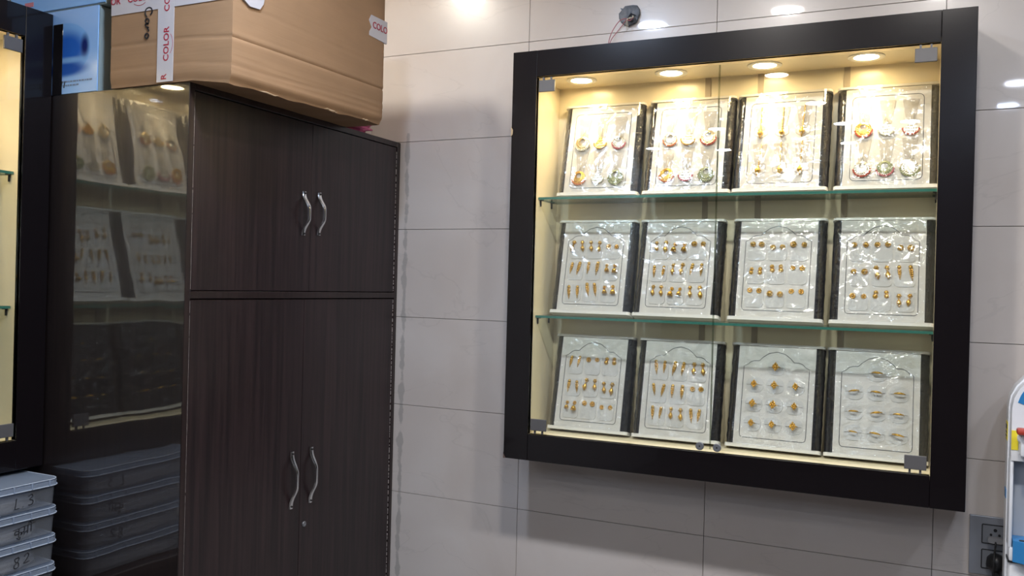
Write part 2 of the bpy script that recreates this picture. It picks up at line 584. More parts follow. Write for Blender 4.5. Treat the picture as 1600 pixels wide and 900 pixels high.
# wall tiles, one object each: joints at z = 2.43 - .3 k and x = .6 j
TG = .0007
tile_cache = {}
def tile_mesh(wd, ht):
    key = (round(wd, 4), round(ht, 4))
    if key not in tile_cache:
        tile_cache[key] = mesh('tile', lambda b: box(b, TG, wd-TG, 0, .012, TG, ht-TG, .0006), M['tile'])
    return tile_cache[key]
xs = [WALLX] + [.6*j for j in range(-1, 6)] + [X1]
zs = [0, .03] + [.33+.3*k for k in range(0, 8)] + [2.73, CEIL]
zs = sorted(set(round(z, 3) for z in zs))
for i in range(len(xs)-1):
    for k in range(len(zs)-1):
        if zs[k] < .3:
            continue
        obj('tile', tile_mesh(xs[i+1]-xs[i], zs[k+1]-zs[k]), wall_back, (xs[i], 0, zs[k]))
part('lower_tile_band', wall_back, lambda b: box(b, WALLX, X1, 0, .012, .0, zs[1] if zs[1] > .3 else .3299, .0006), M['tile'])

# ceiling downlights of the room
trim_me = mesh('trim_ring', lambda b: lathe(b, [(.062, 0), (.088, 0), (.088, -.004), (.083, -.008), (.064, -.006), (.062, 0)], 32), M['lamp_trim'], True, 40)
lens_me = {}
for i, (x, y, c, s, where) in enumerate(ROOM_LAMPS):
    t = thing('ceiling_downlight', f'round lit ceiling downlight {where}', 'downlight', (x, y, CEIL), group='room ceiling downlights')
    obj('trim_ring', trim_me, t)
    lm = P('lit_lens', (1, 1, 1), .5, emit=c, estr=s)
    part('lens', t, lambda b: lathe(b, [(0, -.005), (.045, -.0045), (.0615, -.002), (.0615, 0)], 32), lm, True)

# ================================================================== SHOWCASES
D_, IN_D = .19, .182          # outer depth, depth of the interior
SW, SZ0, SZ1, FR = 1.230, 1.131, 2.344, .078
SHELF_Z = (1.913, 1.560)      # top of the glass shelves
def showcase(name, label, mw, lamps_x):
    """local frame: x along the wall from 0 to SW, y = 0 the wall, front at y = -D_, z = world height"""
    t = thing(name, label, 'showcase', group='lit glass-fronted wall showcases', mw=mw)
    bl = M['black_frame']; cr = M['cream']
    ix0, ix1, iz0, iz1 = FR, SW-FR, SZ0+FR, SZ1-FR
    ft = .020
    # black front frame: full height stiles, rails between
    part('frame_stile', t, lambda b: box(b, 0, ix0, -D_, -D_+ft, SZ0, SZ1, .001), bl)
    part('frame_stile', t, lambda b: box(b, ix1, SW, -D_, -D_+ft, SZ0, SZ1, .001), bl)
    part('frame_rail', t, lambda b: box(b, ix0+.0003, ix1-.0003, -D_, -D_+ft, SZ0, iz0, .001), bl)
    part('frame_rail', t, lambda b: box(b, ix0+.0003, ix1-.0003, -D_, -D_+ft, iz1, SZ1, .001), bl)
    # outer shell
    part('outer_side', t, lambda b: box(b, 0, .012, -D_+ft, -.001, SZ0, SZ1), bl)
    part('outer_side', t, lambda b: box(b, SW-.012, SW, -D_+ft, -.001, SZ0, SZ1), bl)
    part('outer_top', t, lambda b: box(b, .012, SW-.012, -D_+ft, -.001, SZ1-.012, SZ1), bl)
    part('outer_bottom', t, lambda b: box(b, .012, SW-.012, -D_+ft, -.001, SZ0, SZ0+.012), bl)
    # cream lining (a 4 mm lip shows inside the frame opening)
    part('back_panel', t, lambda b: box(b, ix0-.004, ix1+.004, -D_+IN_D, -.002, iz0-.004, iz1+.004), cr)
    part('lining_side', t, lambda b: box(b, ix0-.012, ix0, -D_+ft-.016, -D_+IN_D, iz0-.012, iz1+.012), cr)
    part('lining_side', t, lambda b: box(b, ix1, ix1+.012, -D_+ft-.016, -D_+IN_D, iz0-.012, iz1+.012), cr)
    part('lining_bottom', t, lambda b: box(b, ix0, ix1, -D_+ft-.016, -D_+IN_D, iz0-.012, iz0), cr)
    lt = part('lining_top', t, lambda b: box(b, ix0, ix1, -D_+ft-.016, -D_+IN_D, iz1, iz1+.012), cr)
    for sx in (.545, .695, .925):
        part('backing_strip', t, lambda b: box(b, sx-.008, sx+.008, -D_+IN_D-.003, -D_+IN_D, iz0, iz1), M['brown_strip'])
    # glass shelves
    for sz in SHELF_Z:
        def gs(b):
            box(b, ix0+.001, ix1-.001, -D_+.034, -D_+IN_D-.001, sz-.007, sz)
            for f in b.faces:
                f.material_index = 0 if abs(f.normal.z) > .5 else 1
        bm = bmesh.new(); gs(bm); bmesh.ops.recalc_face_normals(bm, faces=bm.faces)
        for f in bm.faces:
            f.normal_update(); f.material_index = 0 if abs(f.normal.z) > .5 else 1
        me = bpy.data.meshes.new('glass_shelf'); bm.to_mesh(me); bm.free()
        me.materials.append(M['shelf_glass']); me.materials.append(M['glass_edge'])
        sh = obj('glass_shelf', me, t)
        for cx, sg in ((ix0, 1), (ix1, -1)):
            for cy in (-D_+.050, -D_+.135):
                def clip(b):
                    xa, xb = sorted((cx, cx+sg*.010))
                    box(b, xa, xb, cy-.006, cy+.006, sz-.0095, sz-.0072, .0004)
                    xa, xb = sorted((cx, cx+sg*.004))
                    box(b, xa, xb, cy-.003, cy+.003, sz-.026, sz-.0095, .0008)
                part('shelf_clip', sh, clip, M['dark_metal'])
    # recessed lamps in the top lining
    for lx in lamps_x:
        o = part('downlight', t, lambda b: lathe(b, [(.031, -.002), (.031, -.0005), (.046, -.0005), (.046, -.002), (.040, -.0045), (.031, -.002)], 28),
                 M['lamp_trim'], True, 40, loc=(lx, -D_+.085, iz1))
        part('lens', o, lambda b: lathe(b, [(0, -.0028), (.022, -.0025), (.031, -.001)], 24), M['case_lens'], True)
        sl = bpy.data.lights.new('lamp_beam', 'SPOT')
        sl.energy = CASE_BEAM; sl.color = CASE_LAMP_COL; sl.spot_size = R(100); sl.spot_blend = .9; sl.shadow_soft_size = .025
        so_ = bpy.data.objects.new('lamp_beam', sl); COL.objects.link(so_); so_.parent = o; so_.location = (0, 0, -.006)
    # two frameless glass doors
    mid = SW/2
    gy0, gy1 = -D_+.006, -D_+.011
    for a, c, hx in ((ix0+.004, mid-.0012, 'l'), (mid+.0012, ix1-.004, 'r')):
        d = part('glass_door', t, lambda b: box(b, a, c, gy0, gy1, iz0+.009, iz1-.009), M['glass'])
        part('polished_edge', d, lambda b: (box(b, (c if hx == 'l' else a)-.0005, (c if hx == 'l' else a)+.0005, gy0-.0003, gy1+.0003, iz0+.009, iz1-.009)),
             clear_edge)
        hx0 = a+.004 if hx == 'l' else c-.004-.050
        for hz in (iz1-.012-.034, iz0+.012):
            def hinge(b):
                box(b, hx0, hx0+.050, gy0-.0065, gy0-.0003, hz, hz+.034, .0008)
                zz = hz+.034 if hz > 1.6 else hz-.010
                for px in (.010, .034):
                    box(b, hx0+px, hx0+px+.005, gy0-.002, gy0+.003, zz, zz+.010)
            part('hinge_plate', d, hinge, M['hinge'])
        kx = c-.024 if hx == 'l' else a+.020
        kn = part('lock_knob', d, lambda b: lathe(b, [(.0085, 0), (.0095, .001), (.0112, .008), (.0112, .011), (.0098, .0125), (0, .0125)], 24,
                  Matrix.Translation((kx, gy0, iz0+.017)) @ TOFRONT), M['steel'], True, 35)
        part('keyhole', kn, lambda b: lathe(b, [(0, .0128), (.0022, .0128), (.0022, .0122)], 12, Matrix.Translation((kx, gy0, iz0+.017)) @ TOFRONT), M['black'])
    return t

clear_edge = clear('pale_glass_edge', (.62, .66, .58), 1.5)
MAIN_MW = Matrix.Translation((.036, 0, 0))
LEFT_MW = Matrix.Translation((WALLX, -.957-SW, 0)) @ Matrix.Rotation(R(90), 4, 'Z')
sc_main = showcase('wall_showcase', 'large black-framed lit showcase with twelve jewellery trays on the tiled wall', MAIN_MW, (.187, .460, .720, .978))
sc_left = showcase('wall_showcase', 'black-framed lit showcase cut off at the left edge, beside the wardrobe', LEFT_MW, (.24, .49, .74, .99))
# chipped laminate on the big showcase
part('worn_corner', sc_main, lambda b: prism(b, [(-.0005, SZ0-.0005), (.009, SZ0-.0005), (.004, SZ0+.006), (-.0005, SZ0+.016)], 'y', -D_-.0006, -D_+.004), M['chip'])
part('worn_edge', sc_main, lambda b: prism(b, [(-.0012, 2.093), (.004, 2.099), (.005, 2.112), (-.0012, 2.122)], 'y', -D_-.0006, -D_+.006), M['tan_chip'])

# ================================================================== TRAYS AND JEWELLERY
TW, TL, TT = .252, .292, .034      # width, length, thickness
PX = .104                          # half width of the white panel
# tray frame: x across, front surface y = 0, back y = TT, z along the length
def tray_back(b):
    prism(b, [(-PX, .004), (PX, .004), (TW/2-.002, .020), (TW/2-.002, TT), (-TW/2+.002, TT), (-TW/2+.002, .020)], 'z', .008, TL-.006)
def side_wrap(s):
    def fn(b):
        N = 26
        prof = [(PX-.0004, .0008), (PX+.006, .0012), (PX+.014, .006), (TW/2-.0012, .0155), (TW/2-.0004, .026), (TW/2-.0008, TT)]
        rows = []
        rnd = random.Random(5+s)
        for k in range(N+1):
            z = .009+(TL-.016)*k/N
            rows.append([b.verts.new((s*(x+(rnd.uniform(-.0009, .0009) if 0 < i else 0)), y+(rnd.uniform(-.0010, .0010) if i else 0), z)) for i, (x, y) in enumerate(prof)])
        for A, B in zip(rows, rows[1:]):
            for i in range(len(prof)-1):
                b.faces.new((A[i], A[i+1], B[i+1], B[i]))
    return fn
def lip(z0, z1, y0):
    def fn(b):
        pts = rrect(-TW/2-.001, TW/2+.001, y0, TT+.001, .012, 5, (1, 1, 0, 0))
        prism(b, pts, 'z', z0, z1)
    return fn
TRAY = dict(
    back=mesh('tray_back', tray_back, M['white']),
    panel=mesh('panel', lambda b: box(b, -PX, PX, -.001, .0045, .0095, TL-.0065, .0006), M['panel']),
    dark_panel=mesh('panel', lambda b: box(b, -PX, PX, -.001, .0045, .0095, TL-.0065, .0006), M['vinyl']),
    wl=mesh('side_wrap', side_wrap(-1), M['vinyl'], True), wr=mesh('side_wrap', side_wrap(1), M['vinyl'], True),
    top=mesh('top_lip', lip(TL-.0065, TL, -.004), M['white'], True, 40), bottom=mesh('bottom_lip', lip(0, .0095, -.006), M['white'], True, 40))

def arch_outline():
    half = [(.088, .226), (.078, .231), (.070, .239), (.060, .243), (.047, .243), (.038, .253), (.022, .265), (0, .2705)]
    rt = half
    lt = [(-x, z) for x, z in half[::-1][1:]]
    bot = [(-.088, .040), (-.0865, .032), (-.081, .028), (.081, .028), (.0865, .032), (.088, .040)]
    return rt + lt + bot
def rect_outline():
    return rrect(-.087, .087, .024, .262, .013, 5)
BORDER = dict(arch=mesh('border_line', lambda b: ribbon(b, arch_outline(), .0016, -.0014, -.0008, True), M['line']),
              rect=mesh('border_line', lambda b: ribbon(b, rect_outline(), .0015, -.0014, -.0008, True), M['line']))
PADS = dict(
    square=mesh('pad', lambda b: prism(b, rrect(-.0245, .0245, -.026, .026, .010, 4, (1, 1, 0, 0)), 'y', -.0026, -.0006), M['pad']),
    ring=mesh('pad', lambda b: prism(b, [(.024*math.copysign(abs(math.cos(a))**.7, math.cos(a)), .021*math.copysign(abs(math.sin(a))**.85, math.sin(a))) for a in [2*PI*k/24 for k in range(24)]], 'y', -.0024, -.0006), M['pad']),
    neck=mesh('pad', lambda b: prism(b, [(-.010, -.034), (.010, -.034), (.020, .030), (.0175, .0315), (-.0175, .0315), (-.020, .030)], 'y', -.0024, -.0006), M['neck']))
PADS['ring_dark'] = PADS['ring'].copy()
PADS['ring_dark'].materials[0] = M['vinyl']
SLOT = mesh('slot', lambda b: ribbon(b, [(-.021, 0), (0, .0012), (.021, 0)], .0013, -.0029, -.0022), M['slit'])
CLASP = mesh('card_slot', lambda b: ribbon(b, [(.021*math.cos(a), .021*math.sin(a)) for a in [R(30+60*k) for k in range(6)]], .0008, -.0016, -.0006, True), M['slit'])

# crumpled plastic film drawn over each tray
def film(seed):
    rnd = random.Random(seed)
    ridges = []
    for _ in range(125):
        a = rnd.uniform(0, PI)
        ridges.append((rnd.uniform(-.13, .13), rnd.uniform(0, .29), math.cos(a), math.sin(a), rnd.uniform(.0030, .0085), rnd.choice((-1, 1))*rnd.uniform(.0006, .0017), rnd.uniform(.008, .045)))
    def fn(b):
        NU, NV = 100, 116
        g = []
        for j in range(NV+1):
            v = .006+(TL-.010)*j/NV
            row = []
            for i in range(NU+1):
                u = -TW/2+.001+(TW-.002)*i/NU
                e = max(0, abs(u)-PX)
                y = -.0135+ (e/.022)**1.5*.018
                dy = 0
                for cx, cz, dx, dz, wd, am, ln in ridges:
                    du, dv = u-cx, v-cz
                    along = du*dx+dv*dz
                    acr = -du*dz+dv*dx
                    dy += am*math.exp(-(acr/wd)**2)*math.exp(-(along/ln)**2)
                edge = min(1, min(v-.006, TL-.004-v)/.02)
                row.append(b.verts.new((u, y-max(-.003, min(.005, dy))*(.3+.7*max(0, edge))*(1 if e == 0 else .25), v)))
            g.append(row)
        for A, B in zip(g, g[1:]):
            for i in range(NU):
                b.faces.new((A[i], A[i+1], B[i+1], B[i]))
    return mesh('plastic_film', fn, M['film'], True)
FILMS = [film(s) for s in (11, 23, 37)]

# jewellery pieces: base on y = 0, toward the viewer is -y, z up
def j_flower(b, r=.0075):
    lathe(b, [(r*.55, 0), (r*.6, .0015), (r*.35, .0042), (0, .005)], 10, TOFRONT)
    for k in range(8):
        a = 2*PI*k/8
        sphere(b, (r*.72*math.cos(a), -.002, r*.72*math.sin(a)), r*.33, 1, .7, 1, 6, 5)
    sphere(b, (0, -.0045, 0), r*.28, u=6, v=5)
def j_ball(b, r=.0072):
    lathe(b, [(r*.5, 0), (r*.95, .0025), (r, .0045), (r*.8, .0075), (r*.35, .0095), (0, .010)], 14, TOFRONT)
    for k in range(10):
        a = 2*PI*k/10
        sphere(b, (r*.98*math.cos(a), -.004, r*.98*math.sin(a)), r*.2, u=5, v=4)
    sphere(b, (0, -.0102, 0), r*.25, u=6, v=4)
def j_drop(b):
    sphere(b, (0, -.003, .004), .0045, 1, .8, 1, 8, 6)
    for k in range(6):
        a = 2*PI*k/6
        sphere(b, (.005*math.cos(a), -.002, .004+.005*math.sin(a)), .0018, u=5, v=4)
    tube(b, [(0, -.003, 0), (0, -.003, -.006)], .0012, 5)
    lathe(b, [(.001, -.004), (.0030, -.007), (.0050, -.012), (.0058, -.016), (.0050, -.0195), (.002, -.022), (.0025, -.0235), (0, -.026)], 10, Matrix.Translation((0, -.004, 0)))
    for k in range(5):
        sphere(b, (.0052*math.cos(R(180+36*k)), -.0085, -.0135+.0045*math.sin(R(180+36*k))), .0013, u=5, v=4)
def j_leaf(b):
    sphere(b, (0, -.003, .005), .0055, .9, .7, 1, 8, 6)
    for k in range(5):
        s = (.0052, .0050, .0045, .0036, .0025)[k]
        z = -.002-.005*k
        sphere(b, (-s*.45, -.003, z), s*.62, .9, .8, 1.1, 6, 5)
        sphere(b, (s*.45, -.003, z), s*.62, .9, .8, 1.1, 6, 5)
    sphere(b, (0, -.003, -.0265), .0016, u=5, v=4)
def j_jhumka(b):
    j_flower(b, .0055)
    tube(b, [(0, -.003, -.004), (0, -.004, -.009)], .001, 5)
    lathe(b, [(.0012, -.008), (.0042, -.0095), (.0062, -.013), (.0072, -.018), (.0062, -.018), (.001, -.012)], 12, Matrix.Translation((0, -.007, 0)))
    for k in range(10):
        a = 2*PI*k/10
        sphere(b, (.0066*math.cos(a), -.007+.0066*math.sin(a), -.0195), .0014, u=5, v=4)
    sphere(b, (0, -.007, -.021), .0018, u=5, v=4)
def j_double(b):
    for z, s in ((.004, .0050), (-.006, .0058)):
        lathe(b, [(s, 0), (s, .002), (s*.5, .005), (0, .0055)], 10, Matrix.Translation((0, 0, z)) @ TOFRONT)
        for k in range(7):
            a = 2*PI*k/7
            sphere(b, (s*math.cos(a), -.002, z+s*math.sin(a)), .0014, u=5, v=4)
def j_ring_flower(b):
    bm_t = [(.0088*math.cos(a), -.0035-.0085*math.sin(a), 0) for a in [PI*k/12 for k in range(13)]]
    tube(b, bm_t, .0012, 6)
    for k in range(7):
        a = 2*PI*k/7
        sphere(b, (.0048*math.cos(a), -.0125, .0055*math.sin(a)), .0027, 1, .8, 1, 6, 5)
    sphere(b, (0, -.0145, 0), .003, u=6, v=5)
    for s in (-1, 1):
        sphere(b, (0, -.0125, s*.0085), .0019, u=6, v=5)
def j_ring_band(b):
    tube(b, [(.0105*math.cos(a), -.0025-.0085*math.sin(a), .0006*math.sin(a)) for a in [PI*k/14 for k in range(15)]], [.0011+.0009*math.sin(PI*k/14)**3 for k in range(15)], 6)
    for s in (-1, 0, 1):
        sphere(b, (s*.0034, -.0118, .001), .0016, u=6, v=4)
JEW = dict(flower=(mesh('earring', j_flower, M['gold'], True), 'flower stud'), ball=(mesh('earring', j_ball, M['gold'], True), 'ball stud'),
           drop=(mesh('earring', j_drop, M['gold'], True), 'teardrop'), leaf=(mesh('earring', j_leaf, M['gold'], True), 'leaf drop'),
           jhumka=(mesh('earring', j_jhumka, M['gold'], True), 'bell drop'), double=(mesh('earring', j_double, M['gold'], True), 'double stud'))
RINGS = dict(flower=mesh('finger_ring', j_ring_flower, M['gold'], True), band=mesh('finger_ring', j_ring_band, M['gold'], True))

def crescent(b, rad=.020, gap=.35):
    """open-work crescent plate with granules"""
    N = 28
    outer, inner = [], []
    for k in range(N+1):
        a = R(90)+2*PI*k/N
        outer.append((rad*math.cos(a), rad*math.sin(a)))
        inner.append((rad*.42*math.cos(a), rad*.30+rad*.42*math.sin(a)))
    A = [b.verts.new((x, -.0045, z)) for x, z in outer[:-1]]
    B = [b.verts.new((x, -.0065, z)) for x, z in inner[:-1]]
    A2 = [b.verts.new((x, -.001, z)) for x, z in outer[:-1]]
    B2 = [b.verts.new((x, -.001, z)) for x, z in inner[:-1]]
    for k in range(N):
        j = (k+1) % N
        b.faces.new((A[k], A[j], B[j], B[k])); b.faces.new((A2[k], B2[k], B2[j], A2[j]))
        b.faces.new((A[k], A2[k], A2[j], A[j])); b.faces.new((B[k], B[j], B2[j], B2[k]))
    for rr_, m, s in ((.70, 12, .0025), (.95, 18, .0019)):
        for k in range(m):
            a = R(150)+R(240)*k/(m-1)
            sphere(b, (rad*rr_*math.cos(a), -.0058, rad*rr_*math.sin(a)), s, u=5, v=4)
def jfan(b, rad=.019):
    pts = [(0, .020)] + [(rad*math.cos(a), -.004+rad*.7*math.sin(a)) for a in [R(200+140*k/8) for k in range(9)]][::1]
    prism(b, pts, 'y', -.0045, -.001)
    for row in range(4):
        m = 2+row*2
        for k in range(m):
            u = (k/(m-1)-.5)*2
            sphere(b, (u*(.003+row*.0042), -.0055, .012-row*.0075-abs(u)*-.001), .0019, u=5, v=4)
def fringe(rad, m=13, br=.0028):
    def fn(b):
        for k in range(m):
            a = R(190)+R(160)*k/(m-1)
            sphere(b, (rad*math.cos(a), -.004, rad*math.sin(a)), br, 1, 1, 1.25, 6, 5)
    return fn
def hook(b):
    tube(b, [(-.004, -.003, .019), (-.001, -.0035, .034), (0, -.003, .046)], .0006, 5)
    tube(b, [(.004, -.003, .019), (.001, -.0035, .034), (0, -.003, .046)], .0006, 5)
    sphere(b, (0, -.003, .047), .0015, u=6, v=4)
def chain_(b):
    for k in range(13):
        sphere(b, (.0005*math.sin(k*2.1), -.0035, .014+.0052*k), .0021, .9, .8, 1.35, 6, 5)
def chain_ball(b):
    lathe(b, [(0, .014), (.0035, .011), (.0022, .0085), (.0048, .0065), (.0075, 0), (.0062, -.0052), (.0028, -.0085), (.0034, -.0105), (.0016, -.014), (0, -.018)], 12, Matrix.Translation((0, -.006, 0)))
    for k in range(9):
        a = 2*PI*k/9
        sphere(b, (.0074*math.cos(a), -.006+.0074*math.sin(a), 0), .0015, u=5, v=4)
PM = dict(cres={m: mesh('crescent', crescent, M[m], True, 50) for m in ('gold', 'pale_gold', 'silver_stone', 'green_bead')},
          fan={m: mesh('fan', jfan, M[m], True, 50) for m in ('gold', 'pale_gold', 'silver_stone')},
          fringe={m: mesh('bead_fringe', fringe(.0215), M[m], True) for m in ('red_bead', 'coral_bead', 'pink_bead', 'pearl_bead', 'green_bead', 'gold')},
          hook=mesh('hook_wire', hook, M['thread'], True), chain=mesh('chain', chain_, M['gold'], True), ball=mesh('ball_drop', chain_ball, M['gold'], True))

ORD = ('first', 'second', 'third', 'fourth')
COLN = ('left', 'centre', 'right')
BEADN = dict(red_bead='red', coral_bead='coral', pink_bead='pink', pearl_bead='pearl', green_bead='olive', gold='gold')
METN = dict(gold='gold', pale_gold='pale gold', silver_stone='silver', green_bead='olive')
TILT = R(-13.6)

def make_tray(mw, border, dark, label, group, seed):
    t = thing('jewellery_tray', label, 'tray', group=group, mw=mw)
    obj('tray_back', TRAY['back'], t)
    obj('panel', TRAY['dark_panel' if dark else 'panel'], t)
    obj('side_wrap', TRAY['wl'], t)
    obj('side_wrap', TRAY['wr'], t)
    obj('top_lip', TRAY['top'], t)
    obj('bottom_lip', TRAY['bottom'], t)
    obj('border_line', BORDER[border], t)
    fo = obj('plastic_film', FILMS[seed % 3], t)
    if seed % 2:
        fo.scale = (-1, 1, 1)
    fo['label'] = 'crinkled clear plastic film'
    return t

def jewel_mw(tray_mw, u, v, roll=0, s=1):
    return tray_mw @ Matrix.Translation((u, -.0024, v)) @ Matrix.Rotation(roll, 4, 'Y') @ Matrix.Diagonal((s, s, s, 1))

def fill_pairs(tray, mw, kinds, where, group, seed):
    """nine pads, each with a pair of earrings; kinds: nine letters"""
    K = dict(f='flower', b='ball', d='drop', l='leaf', j='jhumka', w='double')
    rnd = random.Random(seed)
    for r in range(3):
        for c in range(3):
            u0 = (c-1)*.0555
            zc = (.196, .129, .0625)[r]
            obj('pad', PADS['square'], tray, (u0, 0, zc))
            kd = K[kinds[r*3+c]]
            me, nm = JEW[kd]
            dz = -.008 if rnd.random() < .15 else 0
            gap = rnd.uniform(.0115, .0145)
            for s, side in ((-1, 'left'), (1, 'right')):
                o = obj('earring', me, mw=jewel_mw(mw, u0+s*gap, zc+.0205+dz+rnd.uniform(-.001, .001), R(rnd.uniform(-12, 12)), rnd.uniform(.92, 1.12)))
                tag(o, f"gold {nm} earring, {side} of pair, {('top', 'middle', 'bottom')[r]} {COLN[c]} pad, {where}", 'earring', group)

def fill_rings(tray, mw, kind, where, group, seed, pad_mat=None):
    rnd = random.Random(seed)
    spots = [(0, .226, 'topmost')] + [((c-1)*.055, (.175, .121, .067)[r], f"{('upper', 'middle', 'bottom')[r]} row {COLN[c]}") for r in range(3) for c in range(3)]
    for u, v, nm in spots:
        p = obj('pad', PADS['ring_dark' if pad_mat else 'ring'], tray, (u, 0, v))
        obj('slot', SLOT, p)
        o = obj('finger_ring', RINGS[kind], mw=jewel_mw(mw, u+rnd.uniform(-.001, .001), v+.001, R(rnd.uniform(-10, 10)), rnd.uniform(1.0, 1.2) if kind == 'flower' else rnd.uniform(1.05, 1.35)))
        tag(o, f"gold {'flower-topped' if kind == 'flower' else 'thin band'} ring, {nm} pad, {where}", 'ring', group)

def fill_pendants(tray, mw, specs, where, group, seed):
    """six tall pendants; spec: (shape, metal, beads)"""
    rnd = random.Random(seed)
    for r in range(2):
        for c in range(3):
            u0 = (c-1)*.056
            vn, vp = ((.216, .166), (.108, .056))[r]
            obj('pad', PADS['neck'], tray, (u0, 0, vn))
            sh, met, bead = specs[r*3+c]
            pos = f"{('upper', 'lower')[r]} {COLN[c]} place, {where}"
            jm = jewel_mw(mw, u0+rnd.uniform(-.002, .002), vp+(.004 if sh == 'chain' else 0), R(rnd.uniform(-5, 5)), rnd.uniform(.95, 1.08))
            if sh == 'chain':
                obj('card_slot', CLASP, tray, (u0, 0, vp+.012))
                t = thing('chain_pendant', f'gold bead chain pendant with ball drop, {pos}', 'pendant', group=group, mw=jm)
                obj('chain', PM['chain'], t)
                obj('ball_drop', PM['ball'], t)
            else:
                nm = 'crescent' if sh == 'cres' else 'fan'
                t = thing('pendant_earring', f'{METN[met]} {nm} earring with {BEADN[bead]} fringe, {pos}', 'earring', group=group, mw=jm)
                obj(nm, PM[sh][met], t)
                fr = obj('bead_fringe', PM['fringe'][bead], t)
                if sh == 'fan':
                    fr.scale = (.9, 1, .85)
                obj('hook_wire', PM['hook'], t)

def tray_mw(case_mw, lx, shelf_z, yback=-.062, yaw_=0):
    """tray rests on its lower back edge on the shelf, leaning back on the case"""
    base = case_mw @ Matrix.Translation((lx, yback, shelf_z)) @ Matrix.Rotation(yaw_, 4, 'Z') @ Matrix.Rotation(TILT, 4, 'X')
    return base @ Matrix.Translation((0, -TT-.001, 0))

FLOOR_Z = SZ0+FR
C, F = 'cres', 'fan'
ROW1 = [
    [(C, 'pale_gold', 'pearl_bead'), (F, 'gold', 'gold'), (C, 'silver_stone', 'pink_bead'), (C, 'gold', 'coral_bead'), (F, 'silver_stone', 'pearl_bead'), (C, 'green_bead', 'green_bead')],
    [(C, 'silver_stone', 'coral_bead'), (F, 'pale_gold', 'gold'), (C, 'pale_gold', 'red_bead'), (C, 'gold', 'coral_bead'), (F, 'silver_stone', 'pink_bead'), (C, 'green_bead', 'green_bead')],
    [('chain', 'gold', 'gold')]*6,
    [(C, 'gold', 'red_bead'), (F, 'silver_stone', 'pearl_bead'), (F, 'silver_stone', 'red_bead'), (C, 'silver_stone', 'red_bead'), (C, 'green_bead', 'pink_bead'), (C, 'silver_stone', 'green_bead')]]
ROW2 = ['ddflljllj', 'djbldldjd', 'bbbwwffbf', 'bbbbdlfwd']
ROW3 = ['lfwlddjff', 'lldllfldl']
XC = [[.2735, .541, .799, 1.066], [.2605, .520, .7955, 1.063], [.262, .528, .7985, 1.058]]
GT = 'trays in the wall showcase'
seed = 1
for k, xw in enumerate(XC[0]):
    mw = tray_mw(MAIN_MW, xw-.036, SHELF_Z[0], yaw_=R((1.5, 0, -1, 0)[k]))
    lab = ('white tray of six dangling fringed earrings, first on top shelf', 'white tray of six dangling fringed earrings, second on top shelf',
           'white tray of six gold chain pendants on top shelf', 'white tray of six red-fringed earrings, last on top shelf')[k]
    t = make_tray(mw, 'rect', 0, lab, GT, seed)
    fill_pendants(t, mw, ROW1[k], f'{ORD[k]} top-shelf tray', 'pendant earrings on the top shelf', seed)
    seed += 1
for k, xw in enumerate(XC[1]):
    mw = tray_mw(MAIN_MW, xw-.036, SHELF_Z[1], yaw_=R((1, -1, 0, .5)[k]))
    lab = ('white tray of nine gold earring pairs, first on middle shelf', 'white tray of nine gold drop earring pairs, second on middle shelf',
           'white tray of nine gold stud pairs, third on middle shelf', 'white tray of nine gold stud pairs, fourth on middle shelf')[k]
    t = make_tray(mw, 'arch', 0, lab, GT, seed)
    fill_pairs(t, mw, ROW2[k], f'{ORD[k]} middle-shelf tray', 'gold earrings on the middle shelf', seed)
    seed += 1
for k, xw in enumerate(XC[2]):
    mw = tray_mw(MAIN_MW, xw-.036, FLOOR_Z, yaw_=R((1, 1, -1, 1)[k]))
    lab = ('white tray of nine gold earring pairs, first on the showcase floor', 'white tray of nine gold earring pairs, second on the showcase floor',
           'white tray of ten flower-topped gold rings on the showcase floor', 'white tray of ten thin gold rings on the showcase floor')[k]
    t = make_tray(mw, 'arch', 0, lab, GT, seed)
    if k < 2:
        fill_pairs(t, mw, ROW3[k], f'{ORD[k]} bottom tray', 'gold earrings in the bottom trays', seed)
    else:
        fill_rings(t, mw, ('flower', 'band')[k-2], f'{ORD[k]} bottom tray', 'gold rings in the bottom trays', seed)
    seed += 1
# trays of the left showcase: they show mirrored in the polished wardrobe side
GL = 'trays in the left showcase'
for r, (sz, nm) in enumerate(zip((*SHELF_Z, FLOOR_Z), ('top shelf', 'middle shelf', 'floor'))):
    for k in range(4):
        lx = SW-FR-.136-.260*k
        mw = tray_mw(LEFT_MW, lx, sz)
        t = make_tray(mw, 'rect' if r == 0 else 'arch', r == 2, f"{'black' if r == 2 else 'white'} jewellery tray, {ORD[k]} from the wardrobe, {nm} of left showcase", GL, seed)
        wh = f'{ORD[k]} tray, left showcase {nm}'
        if k < 2:
            if r == 0:
                fill_pendants(t, mw, ROW1[k], wh, 'pendant earrings in the left showcase', seed)
            elif r == 1:
                fill_pairs(t, mw, ROW2[k], wh, 'gold earrings in the left showcase', seed)
            else:
                fill_rings(t, mw, 'band', wh, 'gold rings in the left showcase', seed, M['vinyl'])
        seed += 1

